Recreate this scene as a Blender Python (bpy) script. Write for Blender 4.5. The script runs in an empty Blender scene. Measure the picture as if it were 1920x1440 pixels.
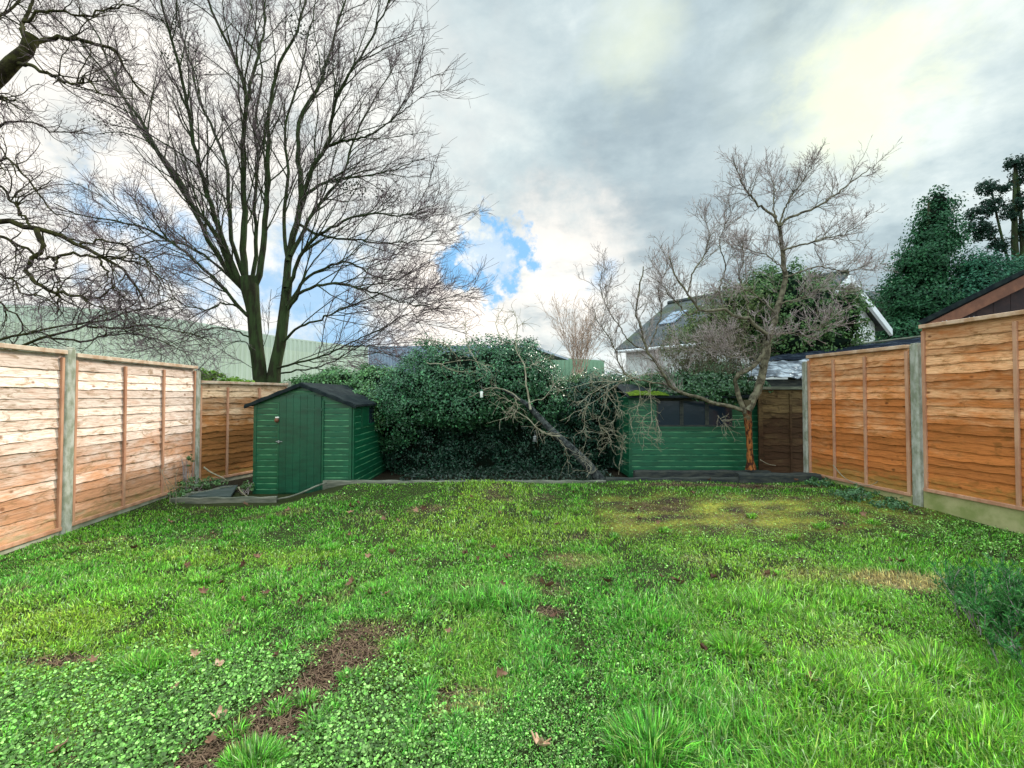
import bpy, math, random
import numpy as np
from mathutils import Vector
rng = np.random.default_rng(7); random.seed(7)
C = bpy.context.scene.collection
PI = math.pi
# ------------------------------------------------------------------ camera model (pixels of the 1920x1440 photograph)
F = 850.0; CAMH = 1.5; PITCH = math.atan(21/850)
CP, SP = math.cos(PITCH), math.sin(PITCH)
def P(px, py, Y):
    u = (px-960)/F; v = (720-py)/F
    dy = CP - v*SP; dz = SP + v*CP
    k = Y/dy
    return np.array([u*k, Y, CAMH + dz*k])
def sstep(a, b, x):
    t = np.clip((np.asarray(x, float)-a)/(b-a), 0, 1); return t*t*(3-2*t)
_wv = [(rng.uniform(.5, 3.2), rng.uniform(0, 2*PI), rng.uniform(0, 2*PI)) for _ in range(14)]
def lump(x, y, s=1.0):
    r = 0
    for f, a, p in _wv: r = r + np.sin((x*math.cos(a)+y*math.sin(a))*f*s + p*3)/len(_wv)**.5
    return r
def gh(x, y):
    x = np.asarray(x, float); y = np.asarray(y, float)
    edge = -2.75 + .35*sstep(5.6, 6.9, y)*0
    lift = .18*sstep(4.3, 6.7, y)*sstep(edge-.55, edge+.35, x + .0*y)
    back = 1-.75*sstep(6.95, 7.1, y)
    rgt = .10*sstep(2.0, 4.6, x)*(1-sstep(4.6, 6.6, y)) + .0*x
    inside = sstep(9.5, 8.5, y)*sstep(-9, -6, x)*sstep(9, 6, x) if False else 1.0
    n = .018*lump(x, y, 1.1)+.008*lump(x+5, y, 3.2)
    n = n*(1-sstep(7, 12, np.hypot(x, y)))
    return lift*back + rgt + n
def G(px, py):
    u = (px-960)/F; v = (720-py)/F
    dy = CP - v*SP; dz = SP + v*CP
    Y = 4.0
    for _ in range(30):
        h = float(gh(u*Y/dy, Y)); Yn = (h-CAMH)*dy/dz; Y = .5*Y+.5*Yn
    return np.array([u*Y/dy, Y, float(gh(u*Y/dy, Y))])
# ------------------------------------------------------------------ object helpers
def setp(o, label=None, cat=None, group=None, kind=None):
    if label: o['label'] = label
    if cat: o['category'] = cat
    if group: o['group'] = group
    if kind: o['kind'] = kind
    return o
def empty(name, loc, label, cat, group=None):
    o = bpy.data.objects.new(name, None); C.objects.link(o); o.location = tuple(float(a) for a in loc)
    o.empty_display_size = .1
    return setp(o, label, cat, group)
def link(name, me, mat, parent=None):
    if mat is not None: me.materials.append(mat)
    o = bpy.data.objects.new(name, me); C.objects.link(o)
    if parent is not None:
        o.parent = parent
        w = Vector(parent.location)
        q = parent
        while q.parent is not None: q = q.parent; w += Vector(q.location)
        o.location = -w       # geometry is written in world coordinates
    return o
def npmesh(name, V, tris=None, quads=None, mat=None, parent=None, col=None, smooth=False, ngons=None):
    me = bpy.data.meshes.new(name)
    V = np.ascontiguousarray(V, dtype=np.float32)
    fs = []
    for a in (tris, quads, ngons):
        if a is not None and len(a): fs.append(np.asarray(a, dtype=np.int32))
    me.vertices.add(len(V)); me.vertices.foreach_set('co', V.ravel())
    tot = np.concatenate([np.full(len(a), a.shape[1], np.int32) for a in fs])
    li = np.concatenate([a.ravel() for a in fs])
    me.loops.add(len(li)); me.loops.foreach_set('vertex_index', li)
    st = np.concatenate([[0], np.cumsum(tot)[:-1]]).astype(np.int32)
    me.polygons.add(len(tot)); me.polygons.foreach_set('loop_start', st); me.polygons.foreach_set('loop_total', tot)
    me.polygons.foreach_set('use_smooth', np.full(len(tot), bool(smooth)))
    if col is not None:
        ca = me.color_attributes.new('Col', 'FLOAT_COLOR', 'POINT')
        c4 = np.ones((len(V), 4), np.float32); c4[:, :3] = col
        ca.data.foreach_set('color', c4.ravel())
    me.update(); me.validate(verbose=False)
    return link(name, me, mat, parent)
class MB:
    """collects plain pieces into one mesh"""
    def __init__(s): s.v = []; s.f = []
    def add(s, verts, faces):
        b = len(s.v); s.v += [tuple(float(c) for c in v) for v in verts]; s.f += [tuple(i+b for i in f) for f in faces]
    def box(s, o, u, v, w):
        """o corner, u v w edge vectors"""
        o, u, v, w = map(np.asarray, (o, u, v, w))
        if np.dot(np.cross(u, v), w) < 0: u, v = v, u
        c = [o, o+u, o+u+v, o+v, o+w, o+u+w, o+u+v+w, o+v+w]
        s.add(c, [(0, 3, 2, 1), (4, 5, 6, 7), (0, 1, 5, 4), (1, 2, 6, 5), (2, 3, 7, 6), (3, 0, 4, 7)])
    def prism(s, poly, d):
        poly = [np.asarray(p, float) for p in poly]; d = np.asarray(d, float); n = len(poly)
        nn = sum((np.cross(poly[i]-poly[0], poly[(i+1) % n]-poly[0]) for i in range(n)), np.zeros(3))
        if np.dot(nn, d) > 0: poly = poly[::-1]
        s.add(poly+[p+d for p in poly], [tuple(range(n)), tuple(range(2*n-1, n-1, -1))] + [(i, i+n, (i+1) % n+n, (i+1) % n) for i in range(n)])
    def tube(s, pts, rad, k=8):
        pts = [np.asarray(p, float) for p in pts]; n = len(pts)
        if np.isscalar(rad): rad = [rad]*n
        V = []
        for i, p in enumerate(pts):
            t = pts[min(i+1, n-1)]-pts[max(i-1, 0)]; t = t/(np.linalg.norm(t)+1e-9)
            a = np.cross(t, [0, 0, 1] if abs(t[2]) < .9 else [1, 0, 0]); a /= np.linalg.norm(a); b = np.cross(t, a)
            for j in range(k):
                an = 2*PI*j/k; V.append(p+rad[i]*(a*math.cos(an)+b*math.sin(an)))
        Fc = [(i*k+j, i*k+(j+1) % k, (i+1)*k+(j+1) % k, (i+1)*k+j) for i in range(n-1) for j in range(k)]
        Fc += [tuple(range(k-1, -1, -1)), tuple(range((n-1)*k, n*k))]
        s.add(V, Fc)
    def build(s, name, mat, parent=None, smooth=False, bevel=0):
        me = bpy.data.meshes.new(name); me.from_pydata(s.v, [], s.f); me.update()
        if smooth: me.polygons.foreach_set('use_smooth', [True]*len(me.polygons))
        o = link(name, me, mat, parent)
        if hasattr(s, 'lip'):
            me.materials.append(M['pale_lip'])
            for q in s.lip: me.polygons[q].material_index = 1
        if bevel:
            m = o.modifiers.new('bevel', 'BEVEL'); m.width = bevel; m.segments = 2; m.limit_method = 'ANGLE'
        return o
# ------------------------------------------------------------------ materials
class NT:
    def __init__(s, tree): s.t = tree; s.n = tree.nodes; s.l = tree.links
    def new(s, ty, **kw):
        nd = s.n.new(ty)
        for k, v in kw.items(): setattr(nd, k, v)
        return nd
    def inp(s, sock, v):
        if hasattr(v, 'links') or isinstance(v, bpy.types.NodeSocket): s.l.new(v, sock)
        else: sock.default_value = v
    def math(s, op, a, b=0.0, clamp=False, c=None):
        nd = s.new('ShaderNodeMath', operation=op); nd.use_clamp = clamp
        s.inp(nd.inputs[0], a); s.inp(nd.inputs[1], b)
        if c is not None: s.inp(nd.inputs[2], c)
        return nd.outputs[0]
    def vmath(s, op, a, b=(0, 0, 0)):
        nd = s.new('ShaderNodeVectorMath', operation=op); s.inp(nd.inputs[0], a); s.inp(nd.inputs[1], b)
        return nd.outputs['Value'] if op in ('DOT_PRODUCT', 'LENGTH') else nd.outputs[0]
    def mix(s, f, a, b, mode='MIX'):
        nd = s.new('ShaderNodeMix', data_type='RGBA', blend_type=mode); nd.clamp_factor = True
        s.inp(nd.inputs[0], f); s.inp(nd.inputs[6], a if not isinstance(a, tuple) else a+(1,)*(4-len(a))); s.inp(nd.inputs[7], b if not isinstance(b, tuple) else b+(1,)*(4-len(b)))
        return nd.outputs[2]
    def maprange(s, v, a, b, c=0.0, d=1.0, smooth=True):
        nd = s.new('ShaderNodeMapRange'); nd.interpolation_type = 'SMOOTHSTEP' if smooth else 'LINEAR'
        s.inp(nd.inputs[0], v); nd.inputs[1].default_value = a; nd.inputs[2].default_value = b; nd.inputs[3].default_value = c; nd.inputs[4].default_value = d
        return nd.outputs[0]
    def noise(s, vec, scale, detail=4, rough=.55, dist=0.0):
        nd = s.new('ShaderNodeTexNoise'); s.inp(nd.inputs['Vector'], vec)
        nd.inputs['Scale'].default_value = scale; nd.inputs['Detail'].default_value = detail; nd.inputs['Roughness'].default_value = rough; nd.inputs['Distortion'].default_value = dist
        return nd.outputs[0]
    def mapping(s, vec, scale=(1, 1, 1), loc=(0, 0, 0), rot=(0, 0, 0)):
        nd = s.new('ShaderNodeMapping'); s.inp(nd.inputs[0], vec); nd.inputs[1].default_value = loc; nd.inputs[2].default_value = rot; nd.inputs[3].default_value = scale
        return nd.outputs[0]
    def ramp(s, f, stops):
        nd = s.new('ShaderNodeValToRGB'); s.inp(nd.inputs[0], f); r = nd.color_ramp
        while len(r.elements) < len(stops): r.elements.new(.5)
        for e, (p, c) in zip(r.elements, stops): e.position = p; e.color = tuple(c)+(1,)*(4-len(c))
        return nd.outputs[0]
def mat(name, rough=.8, spec=.3):
    m = bpy.data.materials.new(name); m.use_nodes = True
    nt = NT(m.node_tree); b = nt.n['Principled BSDF']
    b.inputs['Roughness'].default_value = rough; b.inputs['Specular IOR Level'].default_value = spec
    return m, nt, b
def pos(nt):
    return nt.new('ShaderNodeNewGeometry').outputs['Position']
def island(nt): return nt.new('ShaderNodeNewGeometry').outputs['Random Per Island']
def bump(nt, b, h, strength=.4, dist=.01):
    nd = nt.new('ShaderNodeBump'); nd.inputs['Strength'].default_value = strength; nd.inputs['Distance'].default_value = dist
    nt.l.new(h, nd.inputs['Height']); nt.l.new(nd.outputs[0], b.inputs['Normal'])
def wood_fence(name, top, low, knot, zlo, zhi, ang, darkz=None):
    m, nt, b = mat(name, .85, .15)
    p = pos(nt); isl = island(nt)
    off = nt.vmath('ADD', nt.mapping(p, rot=(0, 0, ang)), nt.vmath('SCALE', (0, 0, 0))) if False else nt.mapping(p, rot=(0, 0, ang))
    comb = nt.new('ShaderNodeCombineXYZ'); nt.l.new(nt.math('MULTIPLY', isl, 37.0), comb.inputs[0]); nt.l.new(nt.math('MULTIPLY', isl, 91.0), comb.inputs[2])
    q = nt.vmath('ADD', off, comb.outputs[0])
    big = nt.noise(nt.mapping(p, (1.1, 1.1, 2.3)), 1.6, 4, .6)
    grain = nt.noise(nt.mapping(q, (1.6, 1.6, 34)), 3.0, 5, .62, 1.2)
    mid = nt.noise(nt.mapping(q, (2.2, 2.2, 7)), 2.2, 4, .6, .6)
    z = nt.new('ShaderNodeSeparateXYZ'); nt.l.new(p, z.inputs[0])
    fz = nt.math('ADD', nt.maprange(z.outputs[2], zlo, zhi, 0, 1, False), nt.math('MULTIPLY', nt.math('SUBTRACT', big, .5), 1.6))
    fz = nt.math('ADD', fz, nt.math('MULTIPLY', nt.math('SUBTRACT', mid, .5), .9))
    fz = nt.math('ADD', fz, nt.math('MULTIPLY', nt.math('SUBTRACT', isl, .5), .35))
    c = nt.mix(nt.maprange(fz, .1, .95), low, top)
    c = nt.mix(nt.maprange(grain, .42, .70, 0, .75), c, tuple(a*.5 for a in low))
    # knots
    vo = nt.new('ShaderNodeTexVoronoi'); vo.inputs['Scale'].default_value = 4.2; nt.l.new(nt.mapping(q, (1.0, 1.0, 1.5)), vo.inputs['Vector'])
    kn = nt.maprange(nt.math('ADD', vo.outputs['Distance'], nt.math('MULTIPLY', nt.math('SUBTRACT', mid, .5), .12)), .05, .15, 1, 0)
    c = nt.mix(nt.math('MULTIPLY', kn, .8), c, knot)
    st = nt.maprange(nt.noise(nt.mapping(p, (1.7, 1.7, 6)), 2.6, 7, .72, .9), .50, .66, 0, .75)
    c = nt.mix(st, c, tuple(a*b_ for a, b_ in zip(low, (.42, .5, .42))))
    alg = nt.maprange(nt.math('ADD', z.outputs[2], nt.math('MULTIPLY', nt.math('SUBTRACT', mid, .5), -.5)), .55 if zhi > 2 else .22, .30 if zhi > 2 else .05, 0, .55); c = nt.mix(alg, c, (.16, .17, .04))
    v = nt.math('ADD', .74, nt.math('MULTIPLY', isl, .46))
    hsv = nt.new('ShaderNodeHueSaturation'); nt.l.new(v, hsv.inputs['Value']); nt.l.new(c, hsv.inputs['Color'])
    nt.l.new(hsv.outputs[0], b.inputs['Base Color'])
    bump(nt, b, nt.math('ADD', grain, nt.math('MULTIPLY', kn, -.6)), .7, .006)
    return m
def simple(name, c1, c2, scale=6, rough=.8, spec=.3, stretch=(1, 1, 1), bs=.3, bd=.01, detail=5, lo=.35, hi=.65):
    m, nt, b = mat(name, rough, spec)
    p = pos(nt); n = nt.noise(nt.mapping(p, stretch), scale, detail, .6)
    nt.l.new(nt.mix(nt.maprange(n, lo, hi), c1, c2), b.inputs['Base Color'])
    n2 = nt.noise(nt.mapping(p, stretch), scale*6, 4, .6)
    bump(nt, b, nt.math('ADD', n, nt.math('MULTIPLY', n2, .5)), bs, bd)
    return m
def leafmat(name, rough=.5, spec=.4, trans=.35, tint=(1, 1, 1)):
    m, nt, b = mat(name, rough, spec)
    at = nt.new('ShaderNodeAttribute'); at.attribute_name = 'Col'
    c = nt.mix(1.0, at.outputs['Color'], tint, 'MULTIPLY')
    nt.l.new(c, b.inputs['Base Color'])
    if trans:
        tr = nt.new('ShaderNodeBsdfTranslucent'); nt.l.new(c, tr.inputs[0])
        mx = nt.new('ShaderNodeMixShader'); mx.inputs[0].default_value = trans
        nt.l.new(b.outputs[0], mx.inputs[1]); nt.l.new(tr.outputs[0], mx.inputs[2])
        nt.l.new(mx.outputs[0], nt.n['Material Output'].inputs[0])
    return m
M = {}
FA_L = math.atan2(-.21, 2.17)  # unused angle of the left run
M['fence_left'] = wood_fence('bleached_fence_wood', (.90, .72, .62), (.68, .33, .18), (.20, .075, .03), -.15, 1.35, 0)
M['fence_end'] = wood_fence('brown_fence_wood', (.70, .50, .33), (.40, .16, .05), (.14, .04, .012), .7, 1.9, 0)
M['fence_right'] = wood_fence('orange_fence_wood', (.88, .50, .27), (.64, .205, .055), (.11, .03, .012), .45, 2.8, 0)
M['fence_back'] = wood_fence('shade_dark_fence_wood', (.15, .10, .045), (.07, .035, .018), (.03, .012, .006), .3, 1.6, 0)  # dark wood colour carries the deep shade of this corner
M['batten'] = simple('batten_wood', (.55, .30, .19), (.42, .20, .12), 9, .85, .15, (1, 1, .3))
M['rail'] = simple('weathered_rail_wood', (.60, .47, .36), (.40, .25, .16), 7, .85, .15)
M['rail_right'] = simple('tan_rail_wood', (.66, .46, .33), (.45, .26, .15), 7, .85, .15)
M['concrete'] = simple('lichened_concrete', (.46, .45, .39), (.24, .25, .18), 14, .95, .1, (1, 1, .5), .7, .01, 8)
M['gravel_board'] = simple('algae_covered_concrete', (.44, .40, .20), (.24, .27, .09), 3.5, .95, .1, (1, 1, 1), .6, .006, 8)
M['gravel_pale'] = simple('pale_gravel_board', (.50, .48, .38), (.30, .30, .20), 5, .95, .1, (1, 1, 1), .5, .006, 8)
def painted(name, c, side=1.0):
    m, nt, b = mat(name, .42, .5)
    p = pos(nt); n = nt.noise(nt.mapping(p, (1.5, 1.5, 6)), 3, 6, .65); isl = island(nt)
    cc = nt.mix(nt.maprange(n, .3, .75), c, tuple(a*.55 for a in c))
    cc = nt.mix(nt.maprange(nt.noise(nt.mapping(p, (2, 2, .7)), 5, 7, .7), .58, .74, 0, .18), cc, (.04, .12, .08))
    hsv = nt.new('ShaderNodeHueSaturation'); nt.l.new(nt.math('ADD', .86, nt.math('MULTIPLY', isl, .26)), hsv.inputs['Value']); nt.l.new(cc, hsv.inputs['Color'])
    nt.l.new(hsv.outputs[0], b.inputs['Base Color'])
    bump(nt, b, nt.noise(nt.mapping(p, (3, 3, 30)), 5, 5, .6), .25, .004)
    return m
M['green_paint'] = painted('green_shed_paint', (.003, .095, .040))
M['green_door'] = painted('green_door_paint', (.002, .078, .038))
M['pale_lip'] = simple('pale_green_board_lip', (.12, .34, .16), (.01, .11, .06), 5, .6, .4, (1, 1, 1), .2)  # paler green for the top lip of each shiplap board
M['felt'] = simple('black_roof_felt', (.008, .012, .015), (.018, .026, .026), 8, .9, .08, bs=.5)
M['sleeper'] = simple('dark_timber', (.022, .027, .028), (.055, .06, .05), 6, .85, .25, (1, 4, 4), .6)
M['edging'] = simple('grey_edging_timber', (.20, .20, .155), (.09, .10, .075), 8, .9, .15, (.5, 3, 3), .5)
M['moss'] = simple('bright_moss', (.11, .17, .012), (.05, .09, .012), 20, .95, .05, bs=.9, bd=.02)
M['slate'] = simple('dark_slab', (.03, .05, .045), (.06, .08, .075), 6, .7, .3)
M['glass'] = None
m, nt, b = mat('dark_window_glass', .12, .6); b.inputs['Base Color'].default_value = (.012, .022, .035, 1)
bump(nt, b, nt.noise(pos(nt), 9, 3), .12, .01); M['glass'] = m
M['bark'] = simple('tree_bark', (.04, .062, .022), (.026, .024, .014), 5, .95, .1, (2, 2, .5), 1.0, .03)
M['bark_left'] = simple('mossy_bark', (.060, .058, .018), (.026, .02, .012), 4, .95, .1, (2, 2, 2), 1.0, .03)
M['twig'] = simple('twig_bark', (.20, .14, .155), (.11, .085, .085), 3, .9, .1, bs=.1)
M['greybark'] = simple('grey_lichen_bark', (.19, .17, .115), (.06, .05, .035), 14, .95, .1, (1, 1, 1), .8, .01)
M['greytwig'] = simple('grey_twig_bark', (.42, .35, .34), (.26, .21, .20), 6, .9, .1, bs=.1)
M['paletwig'] = simple('pale_dead_twig', (.34, .31, .23), (.19, .165, .11), 8, .9, .1, bs=.2)
M['peeled'] = simple('peeled_orange_bark', (.30, .11, .035), (.05, .018, .012), 16, .9, .15, (2, 2, .8), 1.0, .02)
m, nt, b = mat('peeled_trunk_bark', .95, .1); p = pos(nt); z = nt.new('ShaderNodeSeparateXYZ'); nt.l.new(p, z.inputs[0]); n = nt.noise(nt.mapping(p, (3, 3, 1)), 9, 6, .65)
f = nt.maprange(nt.math('ADD', z.outputs[2], nt.math('MULTIPLY', nt.math('SUBTRACT', n, .5), 1.6)), 1.0, 1.35); c = nt.mix(nt.maprange(n, .42, .56), (.05, .018, .012), (.34, .12, .035))
nt.l.new(nt.mix(f, c, (.09, .075, .045)), b.inputs['Base Color']); bump(nt, b, n, 1.0, .03); M['peeled'] = m
M['redtwig'] = simple('reddish_twig', (.52, .38, .30), (.34, .24, .18), 5, .9, .1, bs=.1)
M['deadbark'] = simple('dead_blue_grey_bark', (.085, .095, .09), (.014, .016, .018), 18, .95, .15, (1, 1, 1), 1.0, .02)
M['leaf'] = leafmat('ivy_leaf', .34, .5, .15)
M['matte_leaf'] = leafmat('evergreen_leaf', .6, .3, .2)
M['grass'] = leafmat('grass_blade', .5, .3, .45)
M['clover'] = leafmat('clover_leaf', .5, .35, .3)
M['core'] = simple('dark_interior_shade', (.007, .016, .011), (.010, .013, .008), 6, 1, 0)  # near-black colour holds the shade inside the foliage masses
M['white_wall'] = simple('white_render', (.80, .81, .80), (.66, .68, .67), 2, .9, .2, bs=.1)
M['white_trim'] = simple('white_bargeboard', (.82, .84, .86), (.74, .76, .78), 3, .5, .3, bs=.05)
M['brown_board'] = simple('red_brown_fascia', (.20, .085, .05), (.13, .055, .035), 5, .75, .25, bs=.3)
M['dark_gable'] = simple('dark_brown_boards', (.055, .03, .028), (.03, .02, .022), 4, .8, .2, bs=.3)
M['feeder'] = simple('white_plastic', (.80, .80, .76), (.70, .70, .66), 10, .35, .5, bs=.05)
M['metal'] = simple('dull_metal', (.25, .26, .26), (.12, .12, .12), 12, .45, .6, bs=.1)
M['robin'] = simple('rust_ornament', (.22, .08, .04), (.12, .05, .03), 12, .6, .3, bs=.1)
def tiles(name, c):
    m, nt, b = mat(name, .8, .25)
    p = pos(nt); z = nt.new('ShaderNodeSeparateXYZ'); nt.l.new(p, z.inputs[0])
    row = nt.math('FRACT', nt.math('MULTIPLY', z.outputs[2], 4.6))
    n = nt.noise(p, 3, 5)
    cc = nt.mix(nt.maprange(n, .35, .7), c, tuple(a*1.7 for a in c))
    cc = nt.mix(nt.maprange(nt.noise(p, .8, 3), .52, .62, 0, .5), cc, (.10, .12, .04))
    nt.l.new(cc, b.inputs['Base Color']); bump(nt, b, row, 1.0, .12)
    return m
M['tiles'] = tiles('grey_roof_tiles', (.075, .085, .09))
def cladding(name, c, dens):
    m, nt, b = mat(name, .55, .3)
    n = nt.noise(pos(nt), .25, 4)
    nt.l.new(nt.mix(nt.maprange(n, .3, .7), c, tuple(a*.85 for a in c)), b.inputs['Base Color'])
    return m
M['cream_clad'] = cladding('cream_steel_cladding', (.66, .72, .56), 1)
M['sage_clad'] = cladding('sage_roof_sheet', (.60, .67, .54), 1)
M['blue_clad'] = cladding('blue_grey_steel_cladding', (.26, .33, .42), 1)
M['green_clad'] = cladding('green_steel_cladding', (.20, .34, .22), 1)
m, nt, b = mat('black_plastic_sheet', .22, .6)
p = pos(nt); n = nt.noise(nt.mapping(p, (1, 1, 2)), 2.6, 6, .6, 1.5)
nt.l.new(nt.mix(nt.maprange(n, .45, .6), (.012, .016, .024), (.035, .045, .06)), b.inputs['Base Color']); bump(nt, b, n, .9, .12); b.inputs['Roughness'].default_value = .6; b.inputs['Specular IOR Level'].default_value = 0; M['tarp'] = m
m, nt, b = mat('silver_plastic_sheet', .3, .6)
p = pos(nt); n = nt.noise(nt.mapping(p, (1, 1, 3)), 3, 6, .6, 1.2)
nt.l.new(nt.mix(nt.maprange(n, .38, .56), (.38, .43, .48), (.03, .04, .06)), b.inputs['Base Color']); bump(nt, b, n, .8, .1); M['sheet'] = m
m, nt, b = mat('fallen_leaf_brown', .7, .2); oi = nt.new('ShaderNodeObjectInfo')
nt.l.new(nt.mix(oi.outputs['Random'], (.07, .028, .016), (.26, .14, .085)), b.inputs['Base Color']); M['dead'] = m
m, nt, b = mat('fallen_leaf_pale', .7, .2)
nt.l.new(nt.mix(nt.maprange(nt.noise(pos(nt), 40, 3), .4, .6), (.55, .36, .24), (.33, .17, .10)), b.inputs['Base Color']); M['dead_pale'] = m
# ------------------------------------------------------------------ patches of the lawn (centre px, half sizes in metres, angle)
def patch(x, y, px, py, rx, ry, ang=0.0, soft=.5):
    c = G(px, py); dx, dy = x-c[0], y-c[1]; ca, sa = math.cos(ang), math.sin(ang)
    d = np.hypot((dx*ca+dy*sa)/rx, (-dx*sa+dy*ca)/ry) + .28*lump(x*3, y*3, 1.3)*.6
    return 1-sstep(1-soft, 1+soft, d)
def seg(x, y, a, b, w, soft=.5, nz=.35):
    a = G(*a); b = G(*b); d = b[:2]-a[:2]; L = np.dot(d, d)
    t = np.clip(((x-a[0])*d[0]+(y-a[1])*d[1])/L, 0, 1)
    r = np.hypot(x-a[0]-t*d[0], y-a[1]-t*d[1])/w + nz*lump(x*4, y*4, 1.2)*.7
    return 1-sstep(1-soft, 1+soft, r)
def masks(x, y):
    soil = np.maximum.reduce([seg(x, y, (385, 1450), (650, 1225), .165, .45, .50), patch(x, y, 870, 1300, .22, .05)*.7, patch(x, y, 110, 1240, .22, .07)*.9,
                              patch(x, y, 560, 1215, .16, .06)*.6, patch(x, y, 690, 1185, .22, .14)*.75, .35*sstep(.95, 1.5, lump(x*2.2+4, y*2.6, 2.0)), patch(x, y, 800, 955, .22, .12)*.6, patch(x, y, 520, 965, .5, .12)*.6, patch(x, y, 1230, 950, .4, .2)*.6, patch(x, y, 1030, 1150, .09, .07)*.8, patch(x, y, 1370, 912, 1.3, .16)*.85])
    moss = np.maximum.reduce([patch(x, y, 1400, 960, 1.55, .75), patch(x, y, 1650, 950, .9, .5)*.7])
    straw = np.maximum.reduce([patch(x, y, 1690, 1092, .36, .17, -.25, .3), patch(x, y, 1520, 1080, .4, .12)*.35, patch(x, y, 860, 1330, .2, .06)*.45, patch(x, y, 1080, 1050, .3, .2)*.4])
    clover = np.maximum.reduce([patch(x, y, 160, 1370, 1.35, .62), patch(x, y, 430, 1270, .9, .25)*.8, patch(x, y, 800, 1380, 1.0, .28)*.75, patch(x, y, 1250, 1330, .9, .35)*.55, patch(x, y, 1800, 1000, .7, .5)*.6])
    yel = np.maximum.reduce([patch(x, y, 60, 1180, .7, .35)*.55, patch(x, y, 1000, 990, 1.6, .7)*.45, patch(x, y, 420, 1040, 1.2, .3)*.4, sstep(.1, 1.1, lump(x, y, 1.6))*.35])
    longg = np.maximum.reduce([patch(x, y, 1780, 1350, 1.4, .5), patch(x, y, 1450, 1150, .9, .35)*.8, patch(x, y, 1800, 1080, .7, .3)*.7, patch(x, y, 900, 1130, .3, .12)*.8, patch(x, y, 280, 1250, .18, .08)*.9])
    return soil, moss, straw, clover, yel, longg
# ------------------------------------------------------------------ ground
xs = np.concatenate([np.linspace(-400, -12, 14)[:-1], np.linspace(-12, -5.6, 14)[:-1], np.arange(-5.6, 5.6, .07), np.linspace(5.6, 12, 14), np.linspace(12, 400, 14)[1:]])
ys = np.concatenate([np.linspace(-60, .6, 14)[:-1], np.arange(.6, 7.6, .06), np.linspace(7.6, 14, 16)[1:], np.linspace(14, 500, 14)[1:]])
X, Y = np.meshgrid(xs, ys); Z = gh(X, Y)
V = np.stack([X.ravel(), Y.ravel(), Z.ravel()], 1); nx, ny = len(xs), len(ys)
i = np.arange(nx-1)[None, :]+nx*np.arange(ny-1)[:, None]
Q = np.stack([i, i+1, i+1+nx, i+nx], -1).reshape(-1, 4)
so, mo, st, cl, ye, lo = masks(X.ravel(), Y.ravel())
base = np.array([.030, .045, .012])[None]*np.ones((len(V), 1))
base = base*(1-mo[:, None]) + (np.array([.36, .36, .03])*(.5+.5*np.clip(lump(V[:, 0]*3, V[:, 1]*6, 2), -1, 1))[:, None]+np.array([.06, .04, .03]))*mo[:, None]
base = base*(1-so[:, None]) + np.array([.045, .025, .016])*so[:, None]
base = base*(1-st[:, None]) + np.array([.42, .30, .12])*st[:, None]
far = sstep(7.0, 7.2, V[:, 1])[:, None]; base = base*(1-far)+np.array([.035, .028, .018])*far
m, nt, b = mat('lawn_soil', .95, .1)
at = nt.new('ShaderNodeAttribute'); at.attribute_name = 'Col'; p = pos(nt)
n = nt.noise(p, 28, 6, .7)
nt.l.new(nt.mix(nt.maprange(n, .35, .65, 0, .65), at.outputs['Color'], (.03, .022, .012)), b.inputs['Base Color'])
bump(nt, b, n, 1.0, .03); M['ground'] = m
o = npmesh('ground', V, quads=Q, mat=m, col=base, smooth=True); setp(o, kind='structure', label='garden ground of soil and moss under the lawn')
# ------------------------------------------------------------------ grass
def blades(n_try, ylo, yhi, dens_pow, name):
    y = (ylo**(1-dens_pow) + rng.random(n_try)*(yhi**(1-dens_pow)-ylo**(1-dens_pow)))**(1/(1-dens_pow))
    x = (rng.random(n_try)*2-1)*(1.17*y+.35)
    fl = -5.0+.02; keep = (x > -4.44-.0968*y-.0+.06) & (x < 5.83-.149*y-.08)
    dip = (x > -4.6) & (x < -2.45) & (y > 6.25+.25*sstep(-3.2, -2.5, x)*0); keep &= ~dip
    x, y = x[keep], y[keep]
    so, mo, st, cl, ye, lo = masks(x, y)
    dn = (1-.93*so)*(1-.55*mo)*(1-.5*cl)*(1-.3*st)*(.55+.45*sstep(-.9, .3, lump(x*2, y*2, 2.1)))*(.30+.70*sstep(-.9, .1, lump(x*9, y*9, 1.3)))
    k = rng.random(len(x)) < dn
    return [a[k] for a in (x, y, so, mo, st, cl, ye, lo)]
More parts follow.
